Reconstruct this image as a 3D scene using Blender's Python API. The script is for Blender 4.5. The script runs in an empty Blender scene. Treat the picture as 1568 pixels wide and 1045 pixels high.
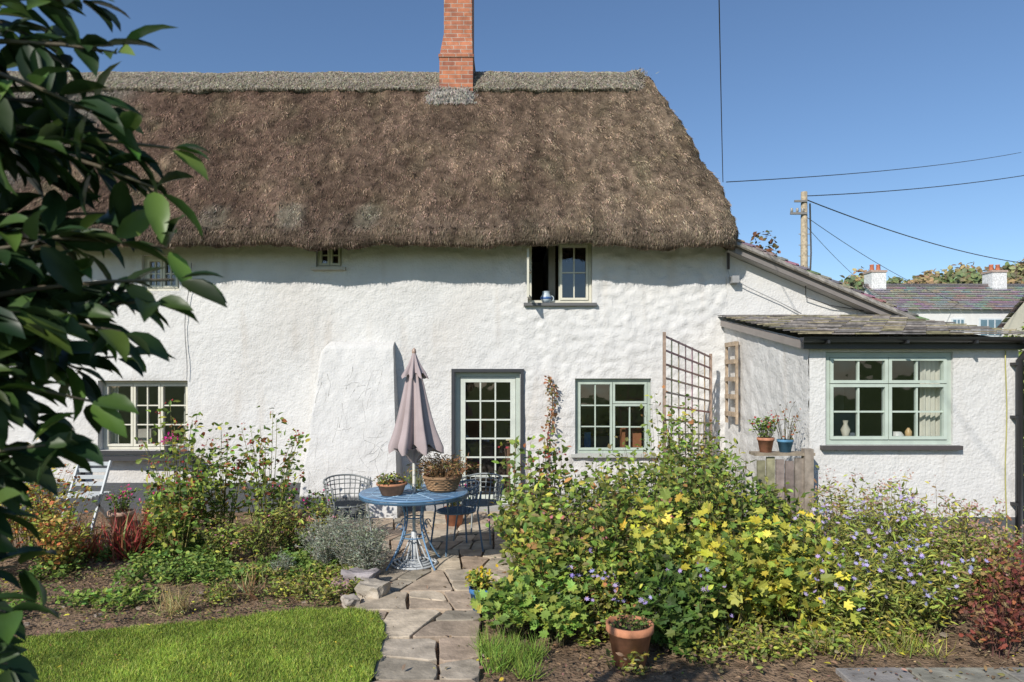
import bpy, bmesh, math, random
import numpy as np
from mathutils import Vector, noise
rng=np.random.default_rng(7); random.seed(7)
R=random.random
def U(a,b): return a+(b-a)*random.random()

# ------------------------------------------------------------ materials
def newmat(name):
    m=bpy.data.materials.new(name); m.use_nodes=True
    nt=m.node_tree; nt.nodes.clear()
    o=nt.nodes.new('ShaderNodeOutputMaterial')
    return m,nt,o
def vmat(name,rough=.8,var=.25,vscale=6,bump=.3,bscale=40,bdist=.01,metal=0,spec=.4,bump2=None,det=4):
    m,nt,o=newmat(name); n=nt.nodes; l=nt.links
    p=n.new('ShaderNodeBsdfPrincipled'); p.inputs['Roughness'].default_value=rough
    p.inputs['Metallic'].default_value=metal; p.inputs['Specular IOR Level'].default_value=spec
    a=n.new('ShaderNodeAttribute'); a.attribute_name='Col'
    tc=n.new('ShaderNodeTexCoord')
    nz=n.new('ShaderNodeTexNoise'); nz.inputs['Scale'].default_value=vscale; nz.inputs['Detail'].default_value=6
    l.new(tc.outputs['Object'],nz.inputs['Vector'])
    mr=n.new('ShaderNodeMapRange'); mr.inputs[1].default_value=.3; mr.inputs[2].default_value=.7
    mr.inputs[3].default_value=1-var; mr.inputs[4].default_value=1+var
    l.new(nz.outputs['Fac'],mr.inputs[0])
    mx=n.new('ShaderNodeVectorMath'); mx.operation='SCALE'
    l.new(a.outputs['Color'],mx.inputs[0]); l.new(mr.outputs[0],mx.inputs['Scale'])
    l.new(mx.outputs[0],p.inputs['Base Color'])
    b=n.new('ShaderNodeTexNoise'); b.inputs['Scale'].default_value=bscale; b.inputs['Detail'].default_value=det
    l.new(tc.outputs['Object'],b.inputs['Vector'])
    bp=n.new('ShaderNodeBump'); bp.inputs['Strength'].default_value=bump; bp.inputs['Distance'].default_value=bdist
    l.new(b.outputs['Fac'],bp.inputs['Height'])
    last=bp
    if bump2:
        s,st,ds=bump2
        v=n.new('ShaderNodeTexNoise'); v.inputs['Scale'].default_value=s; v.inputs['Detail'].default_value=2
        l.new(tc.outputs['Object'],v.inputs['Vector'])
        b2=n.new('ShaderNodeBump'); b2.inputs['Strength'].default_value=st; b2.inputs['Distance'].default_value=ds
        l.new(v.outputs['Fac'],b2.inputs['Height']); l.new(bp.outputs[0],b2.inputs['Normal']); last=b2
    l.new(last.outputs[0],p.inputs['Normal'])
    l.new(p.outputs[0],o.inputs[0])
    return m
def leafmat(name,rough=.55,trans=.3,spec=.3):
    m,nt,o=newmat(name); n=nt.nodes; l=nt.links
    p=n.new('ShaderNodeBsdfPrincipled'); p.inputs['Roughness'].default_value=rough
    p.inputs['Specular IOR Level'].default_value=spec
    a=n.new('ShaderNodeAttribute'); a.attribute_name='Col'
    t=n.new('ShaderNodeBsdfTranslucent'); mx=n.new('ShaderNodeMixShader'); mx.inputs[0].default_value=trans
    l.new(a.outputs['Color'],p.inputs['Base Color']); l.new(a.outputs['Color'],t.inputs['Color'])
    l.new(p.outputs[0],mx.inputs[1]); l.new(t.outputs[0],mx.inputs[2]); l.new(mx.outputs[0],o.inputs[0])
    return m
def glassmat():
    m,nt,o=newmat('window_glass'); n=nt.nodes; l=nt.links
    t=n.new('ShaderNodeBsdfTransparent'); t.inputs[0].default_value=(.85,.88,.88,1)
    g=n.new('ShaderNodeBsdfGlossy'); g.inputs['Roughness'].default_value=.02
    tc=n.new('ShaderNodeTexCoord'); nz=n.new('ShaderNodeTexNoise'); nz.inputs['Scale'].default_value=3
    bp=n.new('ShaderNodeBump'); bp.inputs['Strength'].default_value=.15; bp.inputs['Distance'].default_value=.02
    l.new(tc.outputs['Object'],nz.inputs['Vector']); l.new(nz.outputs['Fac'],bp.inputs['Height']); l.new(bp.outputs[0],g.inputs['Normal'])
    lw=n.new('ShaderNodeLayerWeight'); lw.inputs['Blend'].default_value=.5
    pw=n.new('ShaderNodeMath'); pw.operation='POWER'; pw.inputs[1].default_value=4; l.new(lw.outputs['Facing'],pw.inputs[0])
    ma=n.new('ShaderNodeMath'); ma.operation='MULTIPLY_ADD'; ma.inputs[1].default_value=.7; ma.inputs[2].default_value=.12; l.new(pw.outputs[0],ma.inputs[0])
    mx=n.new('ShaderNodeMixShader'); l.new(ma.outputs[0],mx.inputs[0]); l.new(t.outputs[0],mx.inputs[1]); l.new(g.outputs[0],mx.inputs[2])
    l.new(mx.outputs[0],o.inputs[0]); return m
def brickmat():
    m,nt,o=newmat('red_brick'); n=nt.nodes; l=nt.links
    p=n.new('ShaderNodeBsdfPrincipled'); p.inputs['Roughness'].default_value=.9
    tc=n.new('ShaderNodeTexCoord'); s=n.new('ShaderNodeSeparateXYZ'); l.new(tc.outputs['Object'],s.inputs[0])
    ad=n.new('ShaderNodeMath'); l.new(s.outputs[0],ad.inputs[0]); l.new(s.outputs[1],ad.inputs[1])
    c=n.new('ShaderNodeCombineXYZ'); l.new(ad.outputs[0],c.inputs[0]); l.new(s.outputs[2],c.inputs[1])
    b=n.new('ShaderNodeTexBrick'); l.new(c.outputs[0],b.inputs['Vector'])
    b.inputs['Scale'].default_value=1; b.inputs['Brick Width'].default_value=.225; b.inputs['Row Height'].default_value=.075
    b.inputs['Mortar Size'].default_value=.006; b.inputs['Color1'].default_value=(.46,.17,.085,1)
    b.inputs['Color2'].default_value=(.28,.1,.06,1); b.inputs['Mortar'].default_value=(.42,.33,.27,1)
    nz=n.new('ShaderNodeTexNoise'); nz.inputs['Scale'].default_value=9; l.new(tc.outputs['Object'],nz.inputs['Vector'])
    mr=n.new('ShaderNodeMapRange'); mr.inputs[3].default_value=.5; mr.inputs[4].default_value=1.5; l.new(nz.outputs['Fac'],mr.inputs[0])
    mx=n.new('ShaderNodeVectorMath'); mx.operation='SCALE'; l.new(b.outputs['Color'],mx.inputs[0]); l.new(mr.outputs[0],mx.inputs['Scale'])
    l.new(mx.outputs[0],p.inputs['Base Color'])
    bp=n.new('ShaderNodeBump'); bp.invert=True; bp.inputs['Distance'].default_value=.01; l.new(b.outputs['Fac'],bp.inputs['Height']); l.new(bp.outputs[0],p.inputs['Normal'])
    l.new(p.outputs[0],o.inputs[0]); return m

M_ST=vmat('white_roughcast',.88,.05,3,.6,34,.018,bump2=(12,.3,.03),spec=.2)
M_PAINT=vmat('painted_wood',.5,.08,8,.15,60,.004)
M_WOOD=vmat('weathered_wood',.85,.35,12,.4,50,.008)
M_METAL=vmat('painted_metal',.4,.12,10,.1,60,.003,spec=.5)
M_STONE=vmat('stone',.95,.3,7,.6,22,.015,spec=.1)
M_SOIL=vmat('soil',.95,.45,9,1.0,35,.04,spec=.1)
M_SLATE=vmat('slate',.75,.4,14,.5,40,.01)
M_TERRA=vmat('terracotta',.85,.3,14,.2,60,.004)
M_CLOTH=vmat('cloth',.9,.1,5,.25,200,.002)
M_THATCH=vmat('thatch',.95,.45,7,.9,60,.04,bump2=(14,.6,.08),spec=.05)
M_GRASSG=vmat('lawn_turf',.9,.3,6,.8,90,.02,spec=.1)
M_INT=vmat('interior_plaster',.9,.3,2,.1,20,.01)
M_LEAF=leafmat('foliage'); M_GLOSSLEAF=leafmat('glossy_leaf',.42,.22,.3)
M_STRAW=leafmat('straw',.85,.1,.1); M_GRASS=leafmat('grass_blade',.6,.35,.15)
M_GLASS=glassmat(); M_BRICK=brickmat()

# ------------------------------------------------------------ mesh accumulator
class Acc:
    def __init__(s): s.V=[];s.F=[];s.C=[];s.n=0
    def add(s,V,Fs,col,mi=0,sm=False):
        V=np.asarray(V,float).reshape(-1,3)
        c=np.asarray(col,float)
        if c.ndim==1: c=np.tile(c[:3],(len(V),1))
        for f in Fs:
            f=np.asarray(f,np.int64)
            if f.size: s.F.append((f+s.n,mi,sm))
        s.V.append(V); s.C.append(c); s.n+=len(V)
    def box(s,x0,x1,y0,y1,z0,z1,col,mi=0):
        V=[(x,y,z) for x in(x0,x1) for y in(y0,y1) for z in(z0,z1)]
        s.add(V,[[(0,1,3,2),(4,6,7,5),(0,4,5,1),(2,3,7,6),(0,2,6,4),(1,5,7,3)]],col,mi)
    def beam(s,a,b,w,h,col,mi=0,up=(0,0,1)):
        a=np.array(a,float);b=np.array(b,float);d=b-a;d/=np.linalg.norm(d)
        up=np.array(up,float); x=np.cross(d,up); x/=np.linalg.norm(x)+1e-9; u=np.cross(x,d)
        V=[p+x*i*w/2+u*j*h/2 for p in(a,b) for i in(-1,1) for j in(-1,1)]
        s.add(V,[[(0,1,3,2),(4,6,7,5),(0,4,5,1),(2,3,7,6),(0,2,6,4),(1,5,7,3)]],col,mi)
    def tube(s,pts,r,sides,col,mi=0):
        pts=np.asarray(pts,float); n=len(pts)
        r=np.broadcast_to(np.asarray(r,float),(n,))
        T=np.gradient(pts,axis=0); T/=np.linalg.norm(T,axis=1)[:,None]+1e-9
        ref=np.array((.13,.31,.94)); 
        if abs(T.mean(0)@ref)>.9: ref=np.array((1.,.2,0))
        X=np.cross(T,ref); X/=np.linalg.norm(X,axis=1)[:,None]+1e-9; Y=np.cross(T,X)
        a=np.arange(sides)*2*np.pi/sides
        V=pts[:,None]+r[:,None,None]*(X[:,None]*np.cos(a)[None,:,None]+Y[:,None]*np.sin(a)[None,:,None])
        i=np.arange(n-1)[:,None]*sides; j=np.arange(sides)[None]; k=(j+1)%sides
        F=np.stack([i+j,i+k,i+sides+k,i+sides+j],-1).reshape(-1,4)
        caps=[np.arange(sides)[None],(np.arange(sides)+(n-1)*sides)[None]]
        s.add(V.reshape(-1,3),[F]+(caps if sides>2 else []),col,mi,True)
    def lathe(s,c,prof,seg,col,mi=0,lob=None,sm=True):
        prof=np.asarray(prof,float); a=np.arange(seg)*2*np.pi/seg
        rr=prof[:,0][:,None]*np.ones(seg)[None]
        if lob: rr=rr*(1+lob[1]*np.cos(a*lob[0]+.4))[None]
        V=np.stack([c[0]+rr*np.cos(a),c[1]+rr*np.sin(a),c[2]+prof[:,1][:,None]+0*rr],-1)
        n=len(prof); i=np.arange(n-1)[:,None]*seg; j=np.arange(seg)[None]; k=(j+1)%seg
        F=np.stack([i+j,i+k,i+seg+k,i+seg+j],-1).reshape(-1,4)
        s.add(V.reshape(-1,3),[F],col,mi,sm)
    def build(s,name,mats,parent=None,bevel=0):
        V=np.concatenate(s.V).astype(np.float32); C=np.concatenate(s.C).astype(np.float32)
        me=bpy.data.meshes.new(name)
        loops=np.concatenate([f.ravel() for f,_,_ in s.F]).astype(np.int32)
        sz=np.concatenate([np.full(len(f),f.shape[1]) for f,_,_ in s.F])
        mi=np.concatenate([np.full(len(f),m) for f,m,_ in s.F]).astype(np.int32)
        sm=np.concatenate([np.full(len(f),q) for f,_,q in s.F])
        st=np.concatenate([[0],np.cumsum(sz)[:-1]]).astype(np.int32)
        me.vertices.add(len(V)); me.vertices.foreach_set('co',V.ravel())
        me.loops.add(len(loops)); me.loops.foreach_set('vertex_index',loops)
        me.polygons.add(len(sz)); me.polygons.foreach_set('loop_start',st)
        me.polygons.foreach_set('material_index',mi); me.polygons.foreach_set('use_smooth',sm.astype(bool))
        for m in (mats if isinstance(mats,(list,tuple)) else [mats]): me.materials.append(m)
        me.update(calc_edges=True)
        at=me.attributes.new('Col','FLOAT_COLOR','POINT')
        at.data.foreach_set('color',np.concatenate([C,np.ones((len(C),1),np.float32)],1).ravel())
        me.validate()
        ob=bpy.data.objects.new(name,me); bpy.context.scene.collection.objects.link(ob)
        if parent: ob.parent=parent
        if bevel:
            b=ob.modifiers.new('bevel','BEVEL'); b.width=bevel; b.segments=2; b.limit_method='ANGLE'
        return ob
def empty(name):
    e=bpy.data.objects.new(name,None); bpy.context.scene.collection.objects.link(e); return e

# leaf templates
def T(v,f): return np.array(v,float),[np.array(x) for x in f]
T_OVAL=T([(0,0,0),(0,.5,-.03),(0,1,-.14),(-.4,.28,.07),(-.42,.62,.03),(.4,.28,.07),(.42,.62,.03)],
         [[(0,1,4,3),(0,5,6,1)],[(1,2,4),(1,6,2)]])
T_FINE=T([(0,0,0),(0,.25,.0),(0,.5,-.02),(0,.75,-.07),(0,1,-.18),
          (-.28,.12,.05),(-.48,.35,.09),(-.46,.6,.06),(-.26,.83,-.04),
          (.28,.12,.05),(.48,.35,.09),(.46,.6,.06),(.26,.83,-.04)],
         [[(0,1,6,5),(1,2,7,6),(2,3,8,7),(0,9,10,1),(1,10,11,2),(2,11,12,3)],[(3,4,8),(3,12,4)]])
def lobed():
    pr=[(0,0),(-.35,.0),(-.3,.22),(-.62,.32),(-.4,.5),(-.45,.8),(-.16,.72),(0,1.05)]
    pr=pr+[(-x,y) for x,y in pr[-2:0:-1]]
    v=[(0,.38,-.04)]+[(x*.9,y,.05*abs(x)*2-(.1 if y>.9 else 0)) for x,y in pr]
    n=len(pr); f=[(0,1+i,1+(i+1)%n) for i in range(n)]
    return T(v,[f])
T_LOBE=lobed()
T_BLADE=T([(-.5,0,0),(.5,0,0),(-.35,.55,.0),(.35,.55,.0),(0,1,-.18)],[[(0,1,3,2)],[(2,3,4)]])
def star(k):
    v=[(0,0,0)]; 
    for i in range(2*k):
        a=math.pi*i/k; r=.5 if i%2==0 else .25
        v.append((r*math.cos(a),r*math.sin(a),.1 if i%2==0 else 0))
    return T(v,[[(0,1+i,1+(i+1)%(2*k)) for i in range(2*k)]])
T_FLOWER=star(7)
def leaves(acc,P,D,N,L,W,col,tm,mi=0,sm=False):
    P=np.asarray(P,float); n=len(P)
    if n==0: return
    D=D/(np.linalg.norm(D,axis=1)[:,None]+1e-9)
    X=np.cross(D,N); X/=np.linalg.norm(X,axis=1)[:,None]+1e-9; N2=np.cross(X,D)
    tv,fs=tm; k=len(tv)
    L=np.broadcast_to(L,(n,)); W=np.broadcast_to(W,(n,))
    V=P[:,None]+X[:,None]*(tv[None,:,0,None]*W[:,None,None])+D[:,None]*(tv[None,:,1,None]*L[:,None,None])+N2[:,None]*(tv[None,:,2,None]*L[:,None,None])
    col=np.asarray(col,float)
    if col.ndim==1: col=np.tile(col,(n,1))
    C=np.repeat(col,k,0)
    off=(np.arange(n)*k)[:,None,None]
    acc.add(V.reshape(-1,3),[(f[None]+off).reshape(-1,f.shape[1]) for f in fs],C,mi,sm)
def palette(pal,n,jit=.25):
    cols=np.array([p[0] for p in pal],float); w=np.array([p[1] for p in pal],float); w/=w.sum()
    c=cols[rng.choice(len(pal),n,p=w)]
    return np.clip(c*(1+rng.normal(0,jit,(n,1)))*(1+rng.normal(0,.08,(n,3))),.005,.9)
def shrub(acc,cx,cy,z0,h,r,ns,lps,L,W,pal,tm=T_OVAL,t0=.2,stemc=(.11,.1,.05),stemr=.004,jit=.25,flower=None,droop=.0,flat=.6,base=.3,mi=0,lean=(0,0),spray=.05):
    for i in range(ns):
        a=U(0,2*math.pi); rad=math.sqrt(R())
        b=np.array((cx+math.cos(a)*r*base*rad,cy+math.sin(a)*r*base*rad,z0-.02))
        hh=h*(1-.35*rad*rad)*U(.65,1.08)
        t=np.array((cx+math.cos(a)*r*rad+lean[0],cy+math.sin(a)*r*rad+lean[1],z0+hh))
        m=np.array((b[0]*.65+t[0]*.35,b[1]*.65+t[1]*.35,z0+hh*U(.55,.75)))+rng.normal(0,.03,3)
        tt=np.linspace(0,1,6)[:,None]
        pts=(1-tt)**2*b+2*tt*(1-tt)*m+tt*tt*t
        acc.tube(pts,np.linspace(stemr,stemr*.35,6),3,stemc,mi)
        n=max(2,int(lps*U(.7,1.3)))
        u=rng.uniform(t0,1,n)[:,None]; u[-1]=1
        P=(1-u)**2*b+2*u*(1-u)*m+u*u*t+rng.normal(0,spray,(n,3))*np.array((1,1,.6))
        tan=(2*(1-u)*(m-b)+2*u*(t-m)); tan/=np.linalg.norm(tan,axis=1)[:,None]
        rd=rng.normal(0,1,(n,3)); rd[:,2]*=.5
        D=tan*.4+rd*.9; D[:,2]-=droop
        N=rng.normal(0,flat,(n,3))+np.array((-.25,-.45,1))
        sc_=U(.8,1.2)
        leaves(acc,P,D,N,L*rng.uniform(.6,1.25,n),W*rng.uniform(.6,1.2,n),palette(pal,n,jit)*sc_,tm,mi)
        if flower and R()<flower[0]:
            k=flower[3]
            P=t+rng.normal(0,.03,(k,3)); N=rng.normal(0,.5,(k,3))+np.array((-.1,-.7,.7)); 
            D=np.cross(N,rng.normal(0,1,(k,3)))
            leaves(acc,P,D,N,flower[2]*rng.uniform(.7,1.2,k),flower[2]*rng.uniform(.7,1.2,k),palette([(flower[1],1)],k,.12),T_FLOWER,mi)
def cover(acc,pts,h,L,W,pal,tm=T_OVAL,n=1,mi=0,jit=.25,flat=.6):
    P=np.repeat(np.asarray(pts,float),n,0); k=len(P)
    P=P+rng.normal(0,.025,(k,3))*np.array((1,1,0)); P[:,2]+=rng.uniform(.0,1,k)*h
    D=rng.normal(0,1,(k,3)); D[:,2]=abs(D[:,2])*.4
    N=rng.normal(0,flat,(k,3))+np.array((-.15,-.35,1))
    leaves(acc,P,D,N,L*rng.uniform(.6,1.3,k),W*rng.uniform(.6,1.3,k),palette(pal,k,jit),tm,mi)
def tuft(acc,c,n,h,spread,w,pal,mi=0,bend=.3):
    c=np.array(c,float); P=c+rng.normal(0,spread*.25,(n,3))*np.array((1,1,0))
    D=rng.normal(0,1,(n,3))*spread/h; D[:,2]=1; 
    N=np.stack([D[:,0],D[:,1],np.full(n,.3)],1)+rng.normal(0,.3,(n,3))
    leaves(acc,P,D,N,h*rng.uniform(.6,1.15,n),w*rng.uniform(.7,1.2,n),palette(pal,n),(T_BLADE[0]*np.array((1,1,bend/.18)),T_BLADE[1]),mi)
def nz(x,y,z=0): return noise.noise((x,y,z))

G_DK=(.06,.11,.025); G_MD=(.12,.19,.04); G_LT=(.235,.315,.06); G_YL=(.43,.42,.075); YEL=(.62,.54,.065)
G_OL=(.19,.19,.06); BRN=(.2,.12,.06); RUST=(.36,.13,.05); RED=(.28,.03,.02)
WHITE=(.6,.592,.575); CREAM=(.54,.52,.43); SAGE=(.42,.46,.4); BLACK=(.03,.03,.032); DGREY=(.09,.095,.1)

# ------------------------------------------------------------ ground
def axis(parts): return np.concatenate(parts)
g=Acc()
xs=axis([[-600,-250,-100,-50,-25,-14],np.arange(-9,7.5,.08),[9,12,20,40,90,250,600]])
ys=axis([[-300,-80,-20,-5,0,2],np.arange(3.2,10.2,.08),[12,16,25,40,80,200,600]])
V=[];C=[]
for y in ys:
    for x in xs:
        near=(-9<x<7.4 and 3.2<y<10.1)
        z=-.02+(.035*nz(x*2.2,y*2.2)+.022*nz(x*8,y*8,3)+.012*nz(x*20,y*20,5) if near else 0)
        V.append((x,y,z))
        f=.5+.5*nz(x*1.3,y*1.3,8)
        C.append((.19+.06*f,.13+.045*f,.085+.03*f) if (-12<x<7.8 and 2.8<y<16) else (.11,.16,.04))
nx=len(xs); i,j=np.meshgrid(np.arange(len(ys)-1),np.arange(nx-1),indexing='ij'); b=(i*nx+j).ravel()
g.add(V,[np.stack([b,b+1,b+nx+1,b+nx],1)],C,0,True)
g.build('ground',M_SOIL)

# lawn
LP=[(-.9,-3),(-.88,4.3),(-.93,4.95),(-.97,5.25),(-1.1,5.48),(-1.3,5.6),(-1.75,5.55),(-2.4,5.28),(-3.1,5.1),(-3.8,4.85),(-5,4.55),(-9,4.1),(-14,4),(-14,-3)]
lp=np.array(LP)
def inpoly(x,y,poly=lp):
    c=np.zeros(len(x),bool); n=len(poly); j=n-1
    for i in range(n):
        xi,yi=poly[i]; xj,yj=poly[j]
        c^=((yi>y)!=(yj>y))&(x<(xj-xi)*(y-yi)/(yj-yi+1e-12)+xi); j=i
    return c
la=Acc(); n=len(lp)
top=np.c_[lp,np.full(n,.035)]; bot=np.c_[lp,np.full(n,-.08)]
la.add(np.r_[top,bot],[np.arange(n)[None],[(i,(i+1)%n,n+(i+1)%n,n+i) for i in range(n)]],(.15,.21,.045),0)
N=140000; x=rng.uniform(-4.8,-.84,N); y=rng.uniform(3.7,5.7,N); ex=np.array([.05*nz(a*6,b*6)+.02*nz(a*17,b*17) for a,b in zip(x,y)]); k=inpoly(x+ex,y+ex); x=x[k];y=y[k];N=len(x)
patch=np.array([nz(a*1.5,b*1.5)+.7*nz(a*4.5,b*4.5,2)+.5*nz(a*14,b*14,4) for a,b in zip(x,y)])
c=palette([((.29,.39,.065),3),((.36,.45,.08),3),((.45,.47,.14),1.2),((.2,.3,.055),1)],N,.2)*(1+.35*patch[:,None])
D=rng.normal(0,.55,(N,3)); D[:,2]=1
leaves(la,np.c_[x,y,np.full(N,.033)],D,rng.normal(0,1,(N,3)),rng.uniform(.018,.045,N)*(1+.4*patch),rng.uniform(.003,.007,N),c,T_BLADE,1)
n=70; P=np.c_[rng.uniform(-3.6,-1,n),rng.uniform(4.3,5.4,n),np.full(n,.06)]
leaves(la,P,rng.normal(0,1,(n,3))*np.array((1,1,.3)),np.array((0,0,1))+rng.normal(0,.3,(n,3)),rng.uniform(.015,.035,n),rng.uniform(.01,.02,n),palette([(BRN,1),(YEL,1)],n),T_OVAL,1)
la.build('lawn',[M_GRASSG,M_GRASS])

# large irregular flagstones
fs=Acc()
def flag(poly,z,col,tilt=.008):
    n=len(poly); p=np.array(poly); ce=p.mean(0); tx,ty=U(-tilt,tilt),U(-tilt,tilt)
    t=[(ce[0]+(q[0]-ce[0])*.975,ce[1]+(q[1]-ce[1])*.975,z+tx*(q[0]-ce[0])+ty*(q[1]-ce[1])) for q in p]
    b=[(q[0],q[1],z-.006) for q in p]; b2=[(q[0],q[1],-.08) for q in p]
    fs.add(t+b+b2,[np.arange(n)[None],[(i,(i+1)%n,n+(i+1)%n,n+i) for i in range(n)],[(n+i,n+(i+1)%n,2*n+(i+1)%n,2*n+i) for i in range(n)]],col)
XL=([2.5,4.3,5.2,5.6,6.1,6.5,7,8,10],[-.88,-.88,-.97,-1.3,-1.22,-1.35,-1.8,-2.4,-2.9]); XR=([2.5,4.3,5.3,6.3,7,8,10],[-.19,-.21,-.25,-.25,-.0,.5,.9])
def clip(poly,p,nrm):
    out=[]; m=len(poly)
    for i in range(m):
        a=poly[i];b=poly[(i+1)%m]; da=(a-p)@nrm; db=(b-p)@nrm
        if da<=0: out.append(a)
        if (da<0<db) or (db<0<da): out.append(a+(b-a)*da/(da-db))
    return out
def split(poly,depth):
    p=np.array(poly); ext=p.max(0)-p.min(0)
    area=.5*abs(np.dot(p[:,0],np.roll(p[:,1],1))-np.dot(p[:,1],np.roll(p[:,0],1)))
    if area<.03: return []
    if area<U(.1,.24) or depth>9: return [poly]
    ax=0 if ext[0]>ext[1]*U(.85,1.2) else 1
    ang=(0 if ax==0 else math.pi/2)+U(-.35,.35); nrm=np.array((math.cos(ang),math.sin(ang)))
    c=p.min(0)+ext*np.array((U(.38,.62),U(.38,.62)))
    return split(clip(poly,c-nrm*.009,nrm),depth+1)+split(clip(poly,c+nrm*.009,-nrm),depth+1)
SC=[(.42,.335,.25),(.46,.385,.29),(.36,.285,.215),(.41,.35,.275),(.39,.3,.225),(.35,.305,.24)]
ysb=[2.5,3.4,4.3,5.0,5.6,6.1,6.8,7.6,8.6,9.8]
for a_,b_ in zip(ysb[:-1],ysb[1:]):
    sk=U(-.06,.06)
    band=[np.array((np.interp(a_,*XL),a_+.009+sk*0)),np.array((np.interp(a_,*XR),a_+.009)),np.array((np.interp(b_,*XR),b_-.009)),np.array((np.interp(b_,*XL),b_-.009))]
    for poly in split(band,0):
        if len(poly)<3: continue
        P2=[]; m=len(poly)
        for i in range(m):
            a,q_,c_=poly[i-1],poly[i],poly[(i+1)%m]; l1=np.linalg.norm(a-q_)+1e-6; l2=np.linalg.norm(c_-q_)+1e-6
            P2.append(q_+(a-q_)*min(U(.01,.06),l1*.2)/l1); P2.append(q_+(c_-q_)*min(U(.01,.06),l2*.2)/l2)
            if l2>.14: P2.append((q_+c_)/2+rng.normal(0,.008,2))
        f_=U(.8,1.12); flag(P2,.022+U(-.004,.006),[v*f_ for v in random.choice(SC)])
fs.build('flagstone_path',M_STONE)
pv=Acc(); fs=pv
r0=2.9
for r1 in(3.5,4.02,4.52):
    x=1.95+U(0,.25)+(4.6-r1)*.2
    while x<5:
        x1=x+U(.45,.75)
        flag([(x+.008,r0+.008),(x1-.008,r0+.008+U(-.01,.01)),(x1-.008,r1-.008),(x+.008,r1-.008+U(-.01,.01))],.01,[v*U(.88,1.08) for v in(.27,.25,.215)],.004); x=x1
    r0=r1
pv.build('paved_path',M_STONE)

# ------------------------------------------------------------ cottage
cot=empty('thatched_cottage')
OP={'up_small':(-2.86,-2.48,3.54,3.92),'up_big':(.23,1.17,3.02,3.93),'left':(-6.04,-4.73,.87,1.89),
    'door':(-.84,.13,.02,2.02),'kit':(.92,2.03,.82,1.92),'up_left':(-5.4,-4.85,3.2,3.72),'far_up':(-8.2,-7.4,3.1,3.75)}
def wallgrid(acc,u0,u1,v0,v1,holes,mp,step,top=None,amp=.012,seed=0,col=WHITE,ramp=None):
    us=set(np.round(np.arange(u0,u1,step),4))|{u1}; vs=set(np.round(np.arange(v0,v1,step),4))|{v1}
    for h in holes:
        us={u for u in us if min(abs(u-h[0]),abs(u-h[1]))>step*.3}|{h[0],h[1]}
        vs={v for v in vs if min(abs(v-h[2]),abs(v-h[3]))>step*.3}|{h[2],h[3]}
    us=sorted(us); vs=sorted(vs); V=[];C=[]
    for v in vs:
        for u in us:
            d=1
            for h in holes:
                du=max(h[0]-u,0,u-h[1]); dv=max(h[2]-v,0,v-h[3]); d=min(d,math.hypot(du,dv)/.08)
            s=seed; k=ramp(u) if ramp else 1
            kk=k*(.55+.9*max(0,.5+nz(u*.8,v*.8,s+50)))
            q=amp*(1.8*nz(u*.9,v*.9,s)+.6*k*nz(u*4,v*4.5,s+3)+kk*(.8*nz(u*8,v*10,s+7)+.3*nz(u*15,v*18,s+8))+.35*nz(u*22,v*22,s+9))
            vv=min(v,top(u)) if top else v
            V.append(mp(u,vv,q*d))
            dirt=max(0,nz(u*1.1,v*.6,s+20))*.1+max(0,.6-v)*.16*abs(nz(u*3,v*3,s))+max(0,nz(u*7,v*1.0,s+31)-.25)*.14
            C.append([c*(1-dirt*(1+.4*k_)) for k_,c in enumerate(col)])
    nu=len(us); F=[]
    for j in range(len(vs)-1):
        vm=(vs[j]+vs[j+1])/2
        for i in range(nu-1):
            um=(us[i]+us[i+1])/2
            if any(h[0]<um<h[1] and h[2]<vm<h[3] for h in holes): continue
            if top and vs[j]>=max(top(us[i]),top(us[i+1])): continue
            F.append((j*nu+i,j*nu+i+1,(j+1)*nu+i+1,(j+1)*nu+i))
    acc.add(V,[F],C,0,True)
w=Acc()
wallgrid(w,-9,3.13,-.05,4.15,list(OP.values()),lambda u,v,q:(u,10-q,v),.03,amp=.02,ramp=lambda u:float(np.interp(u,[-4,-1,.5,1.5],[.25,.45,1.05,1.2])))
w.box(-16,-9,10.0,10.3,-.05,4.15,WHITE)
w.box(-16,3.12,14.5,14.7,-.05,4.15,WHITE)
w.add([(3.13,10,-.05),(3.13,14.7,-.05),(3.13,14.7,4.2),(2.7,12.4,6.4),(3.13,10,4.2)],[[(0,1,2,3,4)]],WHITE)
# hairline cracks in the render
def crack(x,z,n,a0,fn):
    P=[]; a_=a0
    for s_ in range(n):
        P.append(fn(x,z)); a_+=U(-.6,.6); x+=.1*math.cos(a_); z+=.1*math.sin(a_)
    return P
w.build('walls',M_ST,cot)
pl=Acc(); pl.box(-16,-3.0,9.94,10.05,-.05,.4,DGREY); pl.box(-1.55,-.95,9.955,10.05,-.05,.18,(.3,.3,.3)); pl.box(.22,3.05,9.955,10.05,-.05,.25,(.3,.3,.3))
pl.build('plinth',M_ST,cot)
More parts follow.
